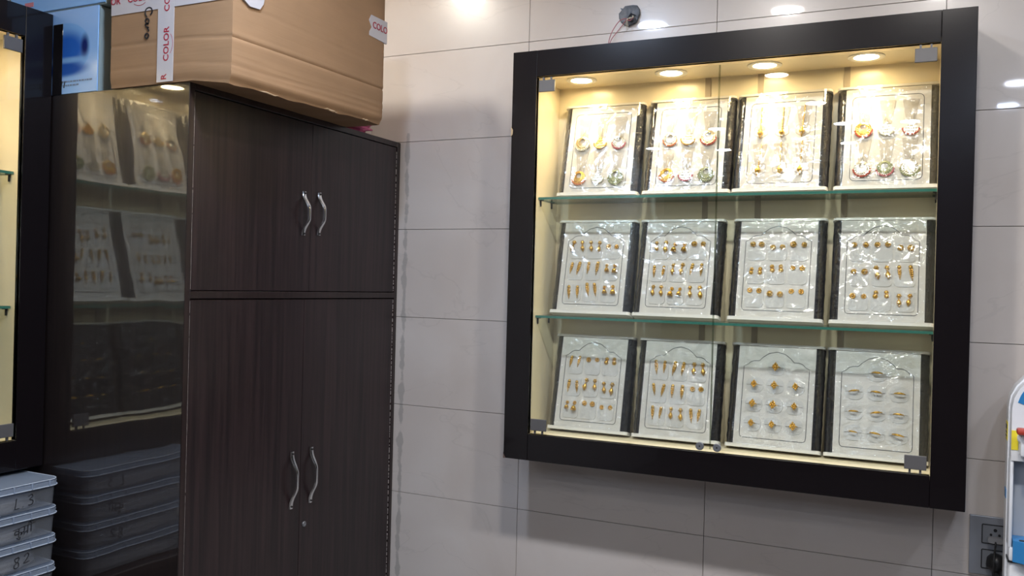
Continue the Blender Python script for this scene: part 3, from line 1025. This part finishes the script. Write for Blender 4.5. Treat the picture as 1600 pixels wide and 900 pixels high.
# ================================================================== WARDROBE
CX, CY, CZ = -.475, -.9545, 2.127      # front plane, near side plane, top
ZR0, ZR1 = 1.5945, 1.6130              # middle rail
wd = thing('wardrobe', 'tall dark brown wooden wardrobe with four doors and a polished side', 'wardrobe', ((CX+WALLX)/2, CY/2, 0))
WO = wd.location
def wpart(name, parent, fn, mat, **k):
    o = part(name, parent, fn, mat, **k)
    return o
def wbox(name, x0, x1, y0, y1, z0, z1, mat, bev=.0008, parent=None, **k):
    ox, oy = (WO.x, WO.y)
    return part(name, parent or wd, lambda b: box(b, x0-ox, x1-ox, y0-oy, y1-oy, z0, z1, bev), mat, **k)
PT = .017
wbox('side_panel', WALLX+.002, CX-.0015, CY, CY+PT, 0, CZ, M['wood_gloss'], label='polished mirror-like dark side panel')
wbox('edge_strip', CX-.0014, CX, CY, CY+PT, 0, CZ, M['wood_edge'], .0003)
wbox('side_panel', WALLX+.002, CX, -PT-.002, -.002, 0, CZ, M['wood_edge'])
wbox('top_panel', WALLX+.002, CX, CY+PT, -PT-.002, CZ-PT, CZ, M['wood_edge'])
wbox('middle_rail', CX-.30, CX, CY+PT, -PT-.002, ZR0, ZR1, M['wood_edge'])
wbox('plinth', WALLX+.01, CX-.03, CY+PT, -PT-.002, 0, .08, M['wood_edge'])
wbox('back_panel', WALLX+.002, WALLX+.010, CY+PT, -PT-.002, .08, CZ-PT, M['wood_edge'])
def bow_handle(b, zc, half, yc):
    """strap handle bowed outward in +x, with flat feet and screw heads"""
    N = 22
    secs = []
    for k in range(N+1):
        t = -1+2*k/N
        z = zc+half*t
        a = abs(t)
        q_ = min(1, max(0, (1-a/.88)*1.35))
        out = .0022+.0195*q_*q_*(3-2*q_)
        wd_ = .0062-.0012*math.cos(PI*min(a, 1)/1)
        th = .0022+.0016*(1-a)
        x = CX-.003+out
        secs.append([b.verts.new((x-WO.x-th*.5, yc-wd_-WO.y, z)), b.verts.new((x-WO.x+th, yc-wd_*.75-WO.y, z)), b.verts.new((x-WO.x+th*1.4, yc-WO.y, z)),
                     b.verts.new((x-WO.x+th, yc+wd_*.75-WO.y, z)), b.verts.new((x-WO.x-th*.5, yc+wd_-WO.y, z))])
    for A, B in zip(secs, secs[1:]):
        for i in range(5):
            b.faces.new((A[i], A[(i+1) % 5], B[(i+1) % 5], B[i]))
    b.faces.new(secs[0][::-1]); b.faces.new(secs[-1])
YM_U, YM_L = -.473, -.493
DOORS = [('upper', CY+PT+.003, YM_U-.0006, ZR1+.002, CZ-PT-.002, -.508, 1.842, .064), ('upper', YM_U+.0006, -PT-.005, ZR1+.002, CZ-PT-.002, -.437, 1.846, .064),
         ('lower', CY+PT+.003, YM_L-.0006, .085, ZR0-.003, -.534, 1.068, .083), ('lower', YM_L+.0006, -PT-.005, .085, ZR0-.003, -.446, 1.068, .083)]
for i, (nm, y0, y1, z0, z1, hy, hz, hh) in enumerate(DOORS):
    d = wbox('door', CX-.021, CX-.003, y0, y1, z0, z1, M['wood'], .0008)
    h = part('handle', d, lambda b: bow_handle(b, hz, hh, hy), M['chrome'], True, 50, label='bowed chrome strap handle')
    for s in (-1, 1):
        part('screw', h, lambda b: lathe(b, [(.0030, 0), (.0028, .0012), (.0012, .0016), (0, .0010)], 12,
             Matrix.Translation((CX+.0032-WO.x, hy-WO.y, hz+s*hh*.92)) @ Matrix.Rotation(R(90), 4, 'Y')), M['dark_metal'], True)
    # pale worn edge on the hinge side
    ey = (y0-.0022, y0-.0002) if i in (0, 2) else (y1+.0002, y1+.0022)
    def worn(b, ey=ey, z0=z0, z1=z1, i=i):
        rnd = random.Random(30+i)
        z = z0+.003
        while z < z1-.01:
            ln = rnd.uniform(.05, .30) if i in (0, 2) else rnd.uniform(.004, .018)
            ze = min(z+ln, z1-.003)
            box(b, CX-.010-WO.x, CX-.0025-WO.x, ey[0]-WO.y, ey[1]-WO.y, z, ze)
            z = ze+rnd.uniform(.002, .008)
    part('worn_edge', d, worn, M['raw_edge'])
part('key_lock', wd, lambda b: lathe(b, [(.0085, -.002), (.0085, .0015), (.0068, .003), (.0040, .003), (.0036, .0018), (0, .0018)], 20,
     Matrix.Translation((CX-.003-WO.x, -.470-WO.y, .926)) @ Matrix.Rotation(R(90), 4, 'Y')), M['steel'], True, 40, label='small round steel key lock')

# ================================================================== BOXES ON THE WARDROBE
# big cardboard carton, overhanging the doors, near corner sagging
BX0, BX1, BY0, BY1, BZ0, BZ1 = -.739, -.333, -.966, -.316, CZ, 2.520
cb = thing('cardboard_carton', 'large brown cardboard carton with printed parcel tape on the wardrobe', 'carton', ((BX0+BX1)/2, (BY0+BY1)/2, CZ))
CO = cb.location
def sag(x, y):
    """overhanging part hangs a little lower toward the near corner"""
    t = max(0, (x-CX-.002)/(BX1-CX))
    s = 1-(y-BY0)/(BY1-BY0)
    return -.0165*min(1, t)*max(0, s)**.8
def carton(b):
    NX, NY, NZ = 16, 30, 90
    rnd = random.Random(4)
    def dp(x, y, z):
        x0, y0, z0 = x, y, z
        k = (z-BZ0)/(BZ1-BZ0)
        low = max(0, 1-k*2.2)
        z = z + sag(x, y)*max(0, 1-k*1.2) if x0 > CX else z
        fx = math.sin(PI*min(1, max(0, (y-BY0)/(BY1-BY0))))
        if x0 >= BX1-1e-6:
            x += .006*fx*math.sin(PI*k) - .010*math.exp(-((k-0)/.035)**2)
            x += .0009*math.exp(-((k-.285)/.012)**2) - .0022*math.exp(-((k-.268)/.007)**2) - .0014*math.exp(-((k-.115-.01*math.sin(y0*9))/.007)**2) - .0012*math.exp(-((k-.075)/.006)**2) - .0010*math.exp(-((k-.155+.012*math.sin(y0*7))/.006)**2) - .0007*math.exp(-((k-.46-.02*math.sin(y0*4))/.006)**2)
            x += .0004*math.sin(k*70+y0*3)*low
        if y0 <= BY0+1e-6:
            y -= -.004*math.exp(-(k/.04)**2)
            y += .0016*math.exp(-((k-.268)/.007)**2)+.0010*math.exp(-((k-.115)/.006)**2)
        if k < .02 and x0 > CX+.004:
            z += .0014*math.sin(y0*31+x0*11)+.0010*math.sin(y0*63+1)+.001
        if abs(x0-BX1) < 1e-6 and abs(y0-BY1) < 1e-6:
            x -= .030*math.exp(-(k/.06)**2)*0+.006
            y -= .004
        return (x-CO.x, y-CO.y, z-CO.z)
    cache = {}
    def V(i, j, k):
        if (i, j, k) not in cache:
            cache[(i, j, k)] = b.verts.new(dp(BX0+(BX1-BX0)*i/NX, BY0+(BY1-BY0)*j/NY, BZ0+(BZ1-BZ0)*k/NZ))
        return cache[(i, j, k)]
    for i in range(NX):
        for j in range(NY):
            for k in (0, NZ):
                b.faces.new((V(i, j, k), V(i+1, j, k), V(i+1, j+1, k), V(i, j+1, k)))
    for i in range(NX):
        for k in range(NZ):
            for j in (0, NY):
                b.faces.new((V(i, j, k), V(i+1, j, k), V(i+1, j, k+1), V(i, j, k+1)))
    for j in range(NY):
        for k in range(NZ):
            for i in (0, NX):
                b.faces.new((V(i, j, k), V(i, j+1, k), V(i, j+1, k+1), V(i, j, k+1)))
part('carton_body', cb, carton, M['card_board'], True, 45)
def torn(b):
    for y, ln in ((-.86, .07), (-.60, .06), (-.42, .03)):
        pts = [(BX1-.006-CO.x+random.uniform(-.004, .004), y+ln*k/6-CO.y, sag(BX1, y)+.003+random.uniform(-.002, .0015)) for k in range(7)]
        tube(b, pts, [.0004, .0016, .002, .0022, .0018, .0015, .0003], 5)
part('torn_edge', cb, torn, M['card_dark'])
# tape on the near face (plane y = BY0) and on the door-side face (plane x = BX1)
yT = BY0-.0012-CO.y
tv = part('tape_strip', cb, lambda b: box(b, -.574-CO.x, -.520-CO.x, yT-.0006, yT+.0006, .002, BZ1-BZ0), M['tape'])
th_ = part('tape_strip', cb, lambda b: box(b, BX0-CO.x, BX1-CO.x, yT-.0004, yT+.0006, 2.312-CZ, BZ1-BZ0+.0), M['tape'])
# on the carton side the sheet bulges, so this tape stands on a slightly bowed strip
def side_tape(b):
    A = [(-.402, 2.436), (-.360, 2.4365), (-.317, 2.437)]
    Bz = [(-.412, 2.374), (-.360, 2.372), (-.317, 2.371)]
    A = [A[0], (-.414, 2.418), (-.400, 2.400), (-.411, 2.385)] + Bz + A[::-1][:2]
    prism(b, [(y-CO.y, z-CO.z) for y, z in A], 'x', BX1-.0035-CO.x, BX1+.0026-CO.x)
ts = part('tape_strip', cb, side_tape, M['tape'])
def top_tape(b):
    prism(b, [(y-CO.y, z-CO.z) for y, z in [(-.960, 2.328), (-.915, 2.306), (-.880, 2.309), (-.868, 2.325), (-.86, 2.36), (-.96, 2.37)]], 'x', BX1+.0005-CO.x, BX1+.0066-CO.x)
part('tape_strip', cb, top_tape, M['tape'])
tm = text_mesh('COLOR', .0245, M['tape_ink'], spacing=1.02)
for z in (2.222, 2.345):
    obj('tape_lettering', tm, tv, (-.543-CO.x, yT-.0008, z-CZ), (R(90), R(-90), 0))
ml = obj('tape_lettering', text_mesh('R', .0245, M['tape_ink']), tv, (-.549-CO.x, yT-.0008, 2.141-CZ), (R(90), R(-90), 0))
for x in (-.724, -.638, -.440):
    obj('tape_lettering', tm if x > -.70 else text_mesh('OR', .0245, M['tape_ink']), th_, (x-CO.x, yT-.0008, 2.347-CZ), (R(90), 0, 0))
def swoosh(b, cx, cz, vert):
    pts = []
    for k in range(9):
        t = -1+2*k/8
        p = (cx+(.020*t if not vert else .021-.008*t*t), cz+(-.013-.006*(1-t*t) if not vert else .024*t))
        pts.append((p[0]-CO.x, p[1]-CZ))
    ribbon(b, pts, .0012, yT-.0009, yT-.0007)
part('tape_mark', tv, lambda b: swoosh(b, -.543, 2.222, True), M['tape_ink'])
part('tape_mark', th_, lambda b: swoosh(b, -.638, 2.347, False), M['tape_ink'])
obj('tape_lettering', text_mesh('COLO', .0275, M['tape_ink']), ts, (BX1+.0030-CO.x, -.3555-CO.y, 2.409-CZ), (R(90), 0, R(90)))
# handwriting on the near face: runs downward
def hand_caro(b):
    def tr(p):      # writing frame: x right, y up -> rotated clockwise on the box
        return (-.618+p[1]*.017-CO.x, 2.319-p[0]*.0225-CZ)
    C_ = [(.85, 1.0), (.55, 1.35), (.15, 1.25), (.0, .7), (.2, .1), (.65, .0), (1.05, .35)]
    a_ = [(1.75, .65), (1.4, .75), (1.2, .4), (1.4, .02), (1.7, .3), (1.78, .7), (1.78, .1), (2.0, .05)]
    r_1 = [(2.1, .1), (2.2, .7), (2.3, .5), (2.5, .75), (2.65, .65)]
    o_ = [(3.1, .75), (2.85, .5), (2.95, .1), (3.25, .08), (3.4, .45), (3.15, .75), (3.0, .7)]
    for st in (C_, a_, r_1, o_):
        ribbon(b, [(q.x, q.y) for q in smooth_pts([(*tr(p), 0) for p in st], 5)], .0036, yT-.0009, yT+.0001)
part('handwriting', cb, hand_caro, M['ink'])

# pale blue printed carton and the one lying on it
bb = thing('blue_carton', 'pale blue printed carton with dark blue bubble picture, on the wardrobe', 'carton', (-.965, -.85, CZ))
BO = bb.location
def bbox_(name, x0, x1, y0, y1, z0, z1, mat, bev=.0, parent=None, **k):
    return part(name, parent or bb, lambda b: box(b, x0-BO.x, x1-BO.x, y0-BO.y, y1-BO.y, z0-CZ, z1-CZ, bev), mat, **k)
bbox_('carton_body', -1.145, -.800, -.952, -.76, CZ, 2.353, M['grey_board'], .002)
bbox_('printed_face', -1.145, -.801, -.9555, -.9522, CZ+.001, 2.352, M['blue_print'])
bbox_('side_crease', -.7998, -.7985, -.9522, -.92, CZ+.002, 2.351, M['grey_board'])
def small_print(b):
    rnd = random.Random(9)
    for row, z in enumerate((2.158, 2.148)):
        x = -.952
        while x < -.82-.05*row:
            ln = rnd.uniform(.004, .012)
            box(b, x-BO.x, x+ln-BO.x, -.9562-BO.y, -.9556-BO.y, z-CZ, z+.004-CZ)
            x += ln+.003
part('printed_lettering', bb, small_print, M['grey_ink'])
part('printed_title', bb, lambda b: [ribbon(b, [(x-BO.x, 2.144-CZ), (x+.004-BO.x, 2.162-CZ)], .003, -.9563-BO.y, -.9556-BO.y) for x in (-.945, -.937, -.926)], M['ink'])
b2 = thing('blue_carton', 'pale blue carton lying on the blue printed carton, cut by the top edge', 'carton', (-.965, -.85, 2.354))
part('carton_body', b2, lambda b: box(b, -.185, .187, -.102, .10, 0, .21, .002), M['grey_board'])
part('printed_face', b2, lambda b: box(b, -.185, .186, -.1055, -.1023, .004, .209), M['blue_board'])
part('printed_mark', b2, lambda b: box(b, -.125, -.09, -.1063, -.1056, .022, .034), M['red_print'])

# pink cloth bag behind the carton
def pinkbag(b):
    bmesh.ops.create_icosphere(b, subdivisions=4, radius=1)
    rnd = random.Random(3)
    for v in b.verts:
        c = v.co
        n = 1+.13*math.sin(7*c.x+3*c.y)*math.cos(6*c.y-4*c.z)+.09*math.sin(13*c.z+9*c.x)
        v.co = Vector((c.x*.098*n, c.y*.074*n, max(0, (c.z*.036*n+.030))))
pk = obj('cloth_bag', mesh('cloth_bag', pinkbag, M['pink'], True), None, (-.556, -.214, CZ))
tag(pk, 'crumpled pink bag on the wardrobe behind the cardboard carton', 'bag')

# ================================================================== STACKED PLASTIC TUBS
cn = thing('counter', 'low dark counter carrying the stacked plastic tubs, below the left showcase', 'counter', (-.99, -1.55, 0))
part('counter_body', cn, lambda b: box(b, -.165, .125, -.55, .58, 0, .802, .002), M['wood'])
part('counter_top', cn, lambda b: box(b, -.168, .165, -.58, .588, .802, .826, .003), M['wood_edge'])
TX0, TX1, TY0, TY1, TH = -1.135, -.852, -1.40, -.992, .0735
def tub_shell(b):
    def ring(inset, z, r):
        return [b.verts.new((x, y, z)) for x, y in rrect(TX0+inset, TX1-inset, TY0+inset, TY1-inset, r, 5)]
    spec = [(.010, .002, .024), (.006, .005, .026), (.0025, .058, .028)]
    rings = [ring(*s) for s in spec]
    b.faces.new(rings[0][::-1])
    for A, B in zip(rings, rings[1:]):
        for i in range(len(A)):
            b.faces.new((A[i], A[(i+1) % len(A)], B[(i+1) % len(A)], B[i]))
def tub_lid(b):
    prism(b, rrect(TX0+.002, TX1-.002, TY0+.002, TY1-.002, .028, 6), 'z', .066, .0715)
    prism(b, rrect(TX0-.001, TX1+.001, TY0-.001, TY1+.001, .030, 6), 'z', .0555, .066)
    for k in range(8):
        y = TY0+.035+k*(TY1-TY0-.07)/7
        box(b, TX1+.001, TX1+.0035, y-.002, y+.002, .0555, .070, .0004)
def tub_rim(b):
    N = rrect(TX0-.0016, TX1+.0016, TY0-.0016, TY1+.0016, .030, 6)
    tube(b, [(x, y, .0555) for x, y in N]+[(N[0][0], N[0][1], .0555)], .0016, 5)
    N = rrect(TX0+.0006, TX1-.0006, TY0+.0006, TY1-.0006, .029, 6)
    tube(b, [(x, y, .0710) for x, y in N]+[(N[0][0], N[0][1], .0710)], .0014, 5)
def bag_fill(seed):
    def fn(b):
        rnd = random.Random(seed)
        N, K = 40, 9
        g = []
        for k in range(K+1):
            z = .007+.042*k/K
            row = []
            for i in range(N):
                a = 2*PI*i/N
                ex, ey = (TX1-TX0)/2-.010, (TY1-TY0)/2-.014
                c, s = math.cos(a), math.sin(a)
                q = .55
                x = ex*math.copysign(abs(c)**q, c)
                y = ey*math.copysign(abs(s)**q, s)
                f = (1-.05*rnd.random())*(1-.30*(k/K)**4)
                row.append(b.verts.new(((TX0+TX1)/2+x*f, (TY0+TY1)/2+y*f, z+rnd.uniform(-.0012, .0012)+.004*math.sin(a*3+seed)*(k/K))))
            g.append(row)
        for A, B in zip(g, g[1:]):
            for i in range(N):
                b.faces.new((A[i], A[(i+1) % N], B[(i+1) % N], B[i]))
        b.faces.new(g[-1]); b.faces.new(g[0][::-1])
    return fn
tub_me = mesh('tub_body', tub_shell, M['tub'], True, 40)
lid_me = mesh('lid', tub_lid, M['tub_lid'])
rim_me = mesh('lid_rim', tub_rim, P('milky_rim', (.42, .47, .54), .35), True)
# marker writing: strokes in a (along y, up z) frame, unit = 1 cm
W13 = [[(0, .2), (.25, 2.2), (.1, 1.9)], [(-.2, .2), (.9, .3)], [(1.7, .3), (1.75, .45)], [(2.6, 2.3), (3.3, 2.6), (3.6, 2.1), (3.0, 1.6), (3.7, 1.3), (3.6, .6), (2.8, .5)]]
WHI = [[(-.3, 1.9), (1.5, 2.2), (4.2, 2.7)], [(.9, 2.1), (.9, .3)], [(.9, 1.5), (.2, 1.6), (.1, 1.0), (.9, 1.1)], [(.9, 1.2), (1.4, 1.3), (1.3, .7)], [(.5, .3), (1.1, -.1), (1.2, .4)],
       [(2.0, 2.2), (2.0, .7)], [(2.0, 1.3), (1.6, 1.2), (1.6, .8)], [(2.7, 2.4), (2.7, .8)], [(2.7, 1.3), (2.3, 1.2), (2.3, 1.0)], [(3.4, 2.5), (3.4, 1.0)], [(3.4, 2.5), (3.1, 3.0), (2.8, 2.6)]]
W82 = [[(.9, 2.0), (.2, 2.0), (.3, 1.4), (.9, 1.1), (.9, .3), (.2, .2), (.1, .8), (.7, 1.3), (1.0, 1.9), (.7, 2.2)], [(2.0, 2.0), (2.5, 2.5), (2.9, 2.1), (2.4, 1.2), (2.0, .7), (3.1, .9)]]
def writing(strokes, scale, y0, z0):
    def fn(b):
        for st in strokes:
            pts = smooth_pts([(TX1+.0008-.006+.0035*((z0+p[1]*scale)-.005)/.053, y0+p[0]*scale, z0+p[1]*scale) for p in st], 4)
            tube(b, pts, .0011, 5)
    return fn
TUBL = ['top clear plastic tub of the stack, marked 1.3', 'second clear plastic tub of the stack, with Hindi handwriting', 'third clear plastic tub of the stack, marked 82', 'lowest clear plastic tub of the stack, cut by the bottom edge']
for i in range(4):
    z = .827+TH*(3-i)
    t = thing('plastic_tub', TUBL[i], 'tub', (0, 0, z), group='stacked plastic tubs')
    bo = obj('tub_body', tub_me, t)
    li = obj('lid', lid_me, t)
    obj('lid_rim', rim_me, li)
    part('packed_bags', t, bag_fill(i+2), M['bag'], True, label='crumpled clear bags packed in the tub')
    if i < 3:
        part('handwriting', bo, writing((W13, WHI, W82)[i], (.0128, .0130, .0135)[i], -1.116, .011), M['ink'])

# ================================================================== CONDUIT STUB WITH WIRES ABOVE THE SHOWCASE
hx, hz = .336, 2.478
cs = thing('cable_outlet', 'torn grey conduit stub with loose wires above the wall showcase', 'cable outlet', (hx, 0, hz))
def stub(b):
    rnd = random.Random(12)
    N = 15
    rows = []
    jag = [1+rnd.uniform(-.10, .16) for _ in range(N)]
    for k, (r, y, of) in enumerate(((.0310, 0, 0), (.0320, -.004, 0), (.0290, -.011, .15), (.0205, -.015, .7), (.0135, -.014, 1), (.0120, -.006, 1))):
        row = []
        for i in range(N):
            a = 2*PI*i/N
            q = r*(jag[i] if k < 3 else 1+rnd.uniform(-.15, .15))
            row.append(b.verts.new((q*math.cos(a)+.010*of, y+rnd.uniform(-.002, .002)*(k > 0), q*1.04*math.sin(a)-.013*of)))
        rows.append(row)
    for A, B in zip(rows, rows[1:]):
        for i in range(N):
            b.faces.new((A[i], A[(i+1) % N], B[(i+1) % N], B[i]))
    for a in (R(140), R(35)):
        c = Vector((.030*math.cos(a), -.004, .032*math.sin(a)))
        b.faces.new([b.verts.new(c+Vector(d)) for d in ((-.004, 0, -.003), (-.008, -.001, .004), (.003, 0, .001))])
part('conduit_stub', cs, stub, M['pipe'])
part('dark_opening', cs, lambda b: lathe(b, [(0, .0065), (.0150, .0065), (.0165, .003)], 18, Matrix.Translation((.010, 0, -.013)) @ TOFRONT), M['black'])
def wire(name, pts, m, r=.0013):
    part(name, cs, lambda b: tube(b, smooth_pts(pts, 8), r, 6), M[m], True)
wire('wire', [(.0, -.018, -.016), (-.012, -.030, -.018), (-.030, -.026, -.026), (-.050, -.022, -.052), (-.060, -.020, -.082), (-.061, -.018, -.133)], 'wire_red')
wire('wire', [(.004, -.018, -.018), (-.004, -.030, -.024), (-.016, -.026, -.036), (-.038, -.022, -.058), (-.056, -.018, -.082), (-.058, -.016, -.133)], 'wire_red')
wire('wire', [(.006, -.016, -.010), (.004, -.034, -.020), (-.002, -.030, -.030), (-.003, -.024, -.050)], 'wire_white', .0010)
wire('wire', [(.010, -.016, -.012), (.002, -.036, -.022), (.002, -.028, -.034), (.000, -.022, -.050)], 'wire_white', .0010)
wire('wire', [(.002, -.018, -.016), (.010, -.036, -.020), (.018, -.030, -.016), (.014, -.018, -.008)], 'wire_white', .0016)
wire('wire', [(.016, -.016, -.012), (.010, -.033, -.026), (.002, -.030, -.022), (.006, -.018, -.012)], 'wire_red', .0016)

# ================================================================== SOCKET PLATE, PLUGS
so = thing('socket_plate', 'silver double socket plate on the wall under the showcase corner', 'socket', (1.343, 0, .938))
part('cover_plate', so, lambda b: box(b, -.058, .058, -.010, -.0004, 0, .150, .0015, 2), M['plate'])
for z0 in (.083, .019):
    f = part('socket_module', so, lambda b: box(b, -.0285, .0285, -.0112, -.009, z0, z0+.046, .0005), M['plate_face'])
    part('module_frame', f, lambda b: ribbon(b, rrect(-.0295, .0295, z0-.0008, z0+.0468, .001, 1), .0022, -.0118, -.0098, True), M['black'])
    for (hx_, hz_, r) in ((0, .034, .0042), (-.0095, .022, .0031), (.0095, .022, .0031), (-.0095, .011, .0028), (.0095, .011, .0028)):
        part('pin_hole', f, lambda b: lathe(b, [(0, .0121), (r, .0121), (r, .0108)], 12, Matrix.Translation((hx_, 0, z0+hz_)) @ TOFRONT), M['black'])
pg = thing('grey_plug', 'small grey two-pin plug in the upper socket', 'plug', (1.343, -.012, .938+.083+.011))
part('plug_body', pg, lambda b: (prism(b, rrect(-.0175, .0175, -.007, .007, .0065, 5), 'y', -.016, -.0006)), M['grey_plug'], True, 40)
part('cord', pg, lambda b: tube(b, smooth_pts([(0, -.014, -.003), (0, -.022, -.008), (-.001, -.022, -.020), (-.004, -.038, -.036), (-.005, -.043, -.060), (-.006, -.040, -.10), (-.012, -.036, -.35), (-.014, -.034, -.62)], 8), .0022, 8), M['black'], True)
pb = thing('black_plug', 'large black three-pin plug hanging from the lower socket', 'plug', (1.345, -.0125, .938+.019+.020))
def plug(b):
    secs = [(.0205, -.0006), (.0212, -.010), (.0190, -.022), (.012, -.030), (.006, -.033)]
    rows = []
    for r, y in secs:
        rows.append([b.verts.new((r*p[0], y, r*p[1])) for p in ((0, 1.05), (.55, .92), (.95, .45), (1.05, -.35), (.95, -.75), (.55, -.95), (.36, -1.25), (-.36, -1.25), (-.55, -.95), (-.95, -.75), (-1.05, -.35), (-.95, .45), (-.55, .92))])
    for A, B in zip(rows, rows[1:]):
        n = len(A)
        for i in range(n):
            b.faces.new((A[i], A[(i+1) % n], B[(i+1) % n], B[i]))
    b.faces.new(rows[0]); b.faces.new(rows[-1][::-1])
part('plug_body', pb, plug, M['black'], True, 50)
part('strain_relief', pb, lambda b: tube(b, [(0, -.018, -.022), (0, -.019, -.036), (.001, -.019, -.050), (.001, -.019, -.075)], [.0095, .0085, .0062, .0045], 10), M['black'], True, 50)
part('cord', pb, lambda b: tube(b, smooth_pts([(.001, -.019, -.07), (-.001, -.018, -.14), (-.003, -.014, -.30), (-.004, -.010, -.60)], 8), .0042, 8), M['black'], True)

# ================================================================== WATER DISPENSER AT THE RIGHT EDGE
DX0, DX1, DYB, DYF = 1.357, 1.667, -.058, -.168
DXC = (DX0+DX1)/2
wdp = thing('water_dispenser', 'white water dispenser with red tap and blue drip tray at the right edge', 'water dispenser', (DXC, -.10, 0))
def arch_top(hw, z0, zs_, zt, n=14):
    pts = [(-hw, z0), (hw, z0)]
    for k in range(n+1):
        a = PI*k/n
        pts.append((hw*math.copysign(abs(math.cos(a)), math.cos(a)), zs_+(zt-zs_)*math.sin(a)))
    return pts
yb, yf = DYB+.10, DYF+.10
HW = .155
def bevel_all(b, off, seg=2):
    bmesh.ops.bevel(b, geom=[e for e in b.edges if e.calc_face_angle(0) > R(50)], offset=off, segments=seg, affect='EDGES')
def d_body(b):
    prism(b, arch_top(HW, .03, 1.385, 1.500), 'y', yf+.055, yb)
    bevel_all(b, .006)
part('rear_shell', wdp, d_body, M['disp'], True, 40)
def d_head(b):
    pts = arch_top(HW-.003, 1.262, 1.385, 1.496)
    prism(b, pts, 'y', yf, yf+.056)
    bevel_all(b, .014, 3)
part('head_cover', wdp, d_head, M['disp'], True, 40)
for s in (-1, 1):
    part('cheek', wdp, lambda b: box(b, *sorted((s*(HW-.002), s*(HW-.010))), yf+.002, yf+.056, 1.055, 1.263, .003, 2), M['disp'], True, 40)
part('niche_back', wdp, lambda b: box(b, -HW+.009, HW-.009, yf+.046, yf+.054, 1.055, 1.265), M['disp_grey'])
part('lower_cover', wdp, lambda b: box(b, -HW+.004, HW-.004, yf+.002, yf+.056, .04, 1.022, .010, 2), M['disp'], True, 40)
part('ledge', wdp, lambda b: box(b, -HW+.004, HW-.004, yf-.002, yf+.056, 1.024, 1.056, .004, 2), M['disp'], True, 40)
part('seam_gasket', wdp, lambda b: box(b, -HW+.002, HW-.002, yf+.000, yf+.057, 1.0205, 1.0255), M['black'])
def tray_d(b):
    pts = [(-HW+.011, yf+.045), (-HW+.011, yf-.012)] + [(x*.144, yf-.012-.045*math.cos(x*PI/2)) for x in [-1+.2*k for k in range(1, 10)]] + [(HW-.011, yf-.012), (HW-.011, yf+.045)]
    prism(b, pts, 'z', 1.026, 1.076)
    bevel_all(b, .004)
dt = part('drip_tray', wdp, tray_d, M['disp_blue'], True, 40, label='blue drip tray')
part('drain_slot', dt, lambda b: [prism(b, rrect(x-.016, x+.016, yf-.012, yf+.002, .005, 4), 'z', 1.0755, 1.0768) for x in (-.115, -.06, 0, .06, .115)], M['black'])
for x, m, nm in ((-.124, 'tap_red', 'red tap lever'), (.0, 'disp_blue', 'blue tap lever'), (.124, 'disp', 'white tap lever')):
    tp = part('tap', wdp, lambda b: (lathe(b, [(.017, 0), (.017, .030), (.013, .036), (0, .036)], 16, Matrix.Translation((x, yf+.004, 1.318)) @ TOFRONT),
                                     box(b, x-.012, x+.012, yf-.034, yf-.002, 1.278, 1.330, .004, 2)), M['disp'], True, 40)
    part('lever', tp, lambda b: box(b, x-.021, x+.021, yf-.052, yf-.020, 1.330, 1.345, .005, 2), M[m], True, 40, label=nm)
part('warning_label', wdp, lambda b: box(b, -HW-.0012, -HW+.0002, yf+.058, yf+.100, 1.300, 1.345), M['yellow'], label='yellow warning label')
part('warning_label', wdp, lambda b: box(b, -HW+.003, -HW+.0175, yf-.0012, yf+.001, 1.288, 1.334), M['yellow'], label='yellow warning label')
part('label_print', wdp, lambda b: [box(b, -HW-.0018, -HW-.0011, yf+.064, yf+.096, z, z+h) for z, h in ((1.328, .010), (1.318, .003), (1.309, .003))], M['black'])
part('blue_sticker', wdp, lambda b: box(b, -HW-.0012, -HW+.0002, yf+.058, yf+.095, 1.160, 1.182), M['disp_blue'])
part('blue_sticker', wdp, lambda b: ribbon(b, smooth_pts([(-.133, 1.398, 0), (-.118, 1.428, 0), (-.07, 1.455, 0), (0, 1.465, 0)], 6), .016, yf-.0012, yf+.0006), M['disp_blue'])
for sx in (-1, 1):
    part('foot', wdp, lambda b: lathe(b, [(0, 0), (.02, 0), (.018, .032), (0, .032)], 14, Matrix.Translation((sx*.12, yb-.05, 0))), M['black'])
    part('foot', wdp, lambda b: lathe(b, [(0, 0), (.02, 0), (.018, .042), (0, .042)], 14, Matrix.Translation((sx*.12, yf+.03, 0))), M['black'])
dst = obj('dark_strip', mesh('dark_strip', lambda b: (box(b, -.971, -.934, -.9568, -.9558, CZ, 2.316, .0003)), M['black_frame']))  # added thin dark sheet, stands in for an unidentified dark strip
tag(dst, 'narrow dark strip between the left showcase and the blue carton', 'board')
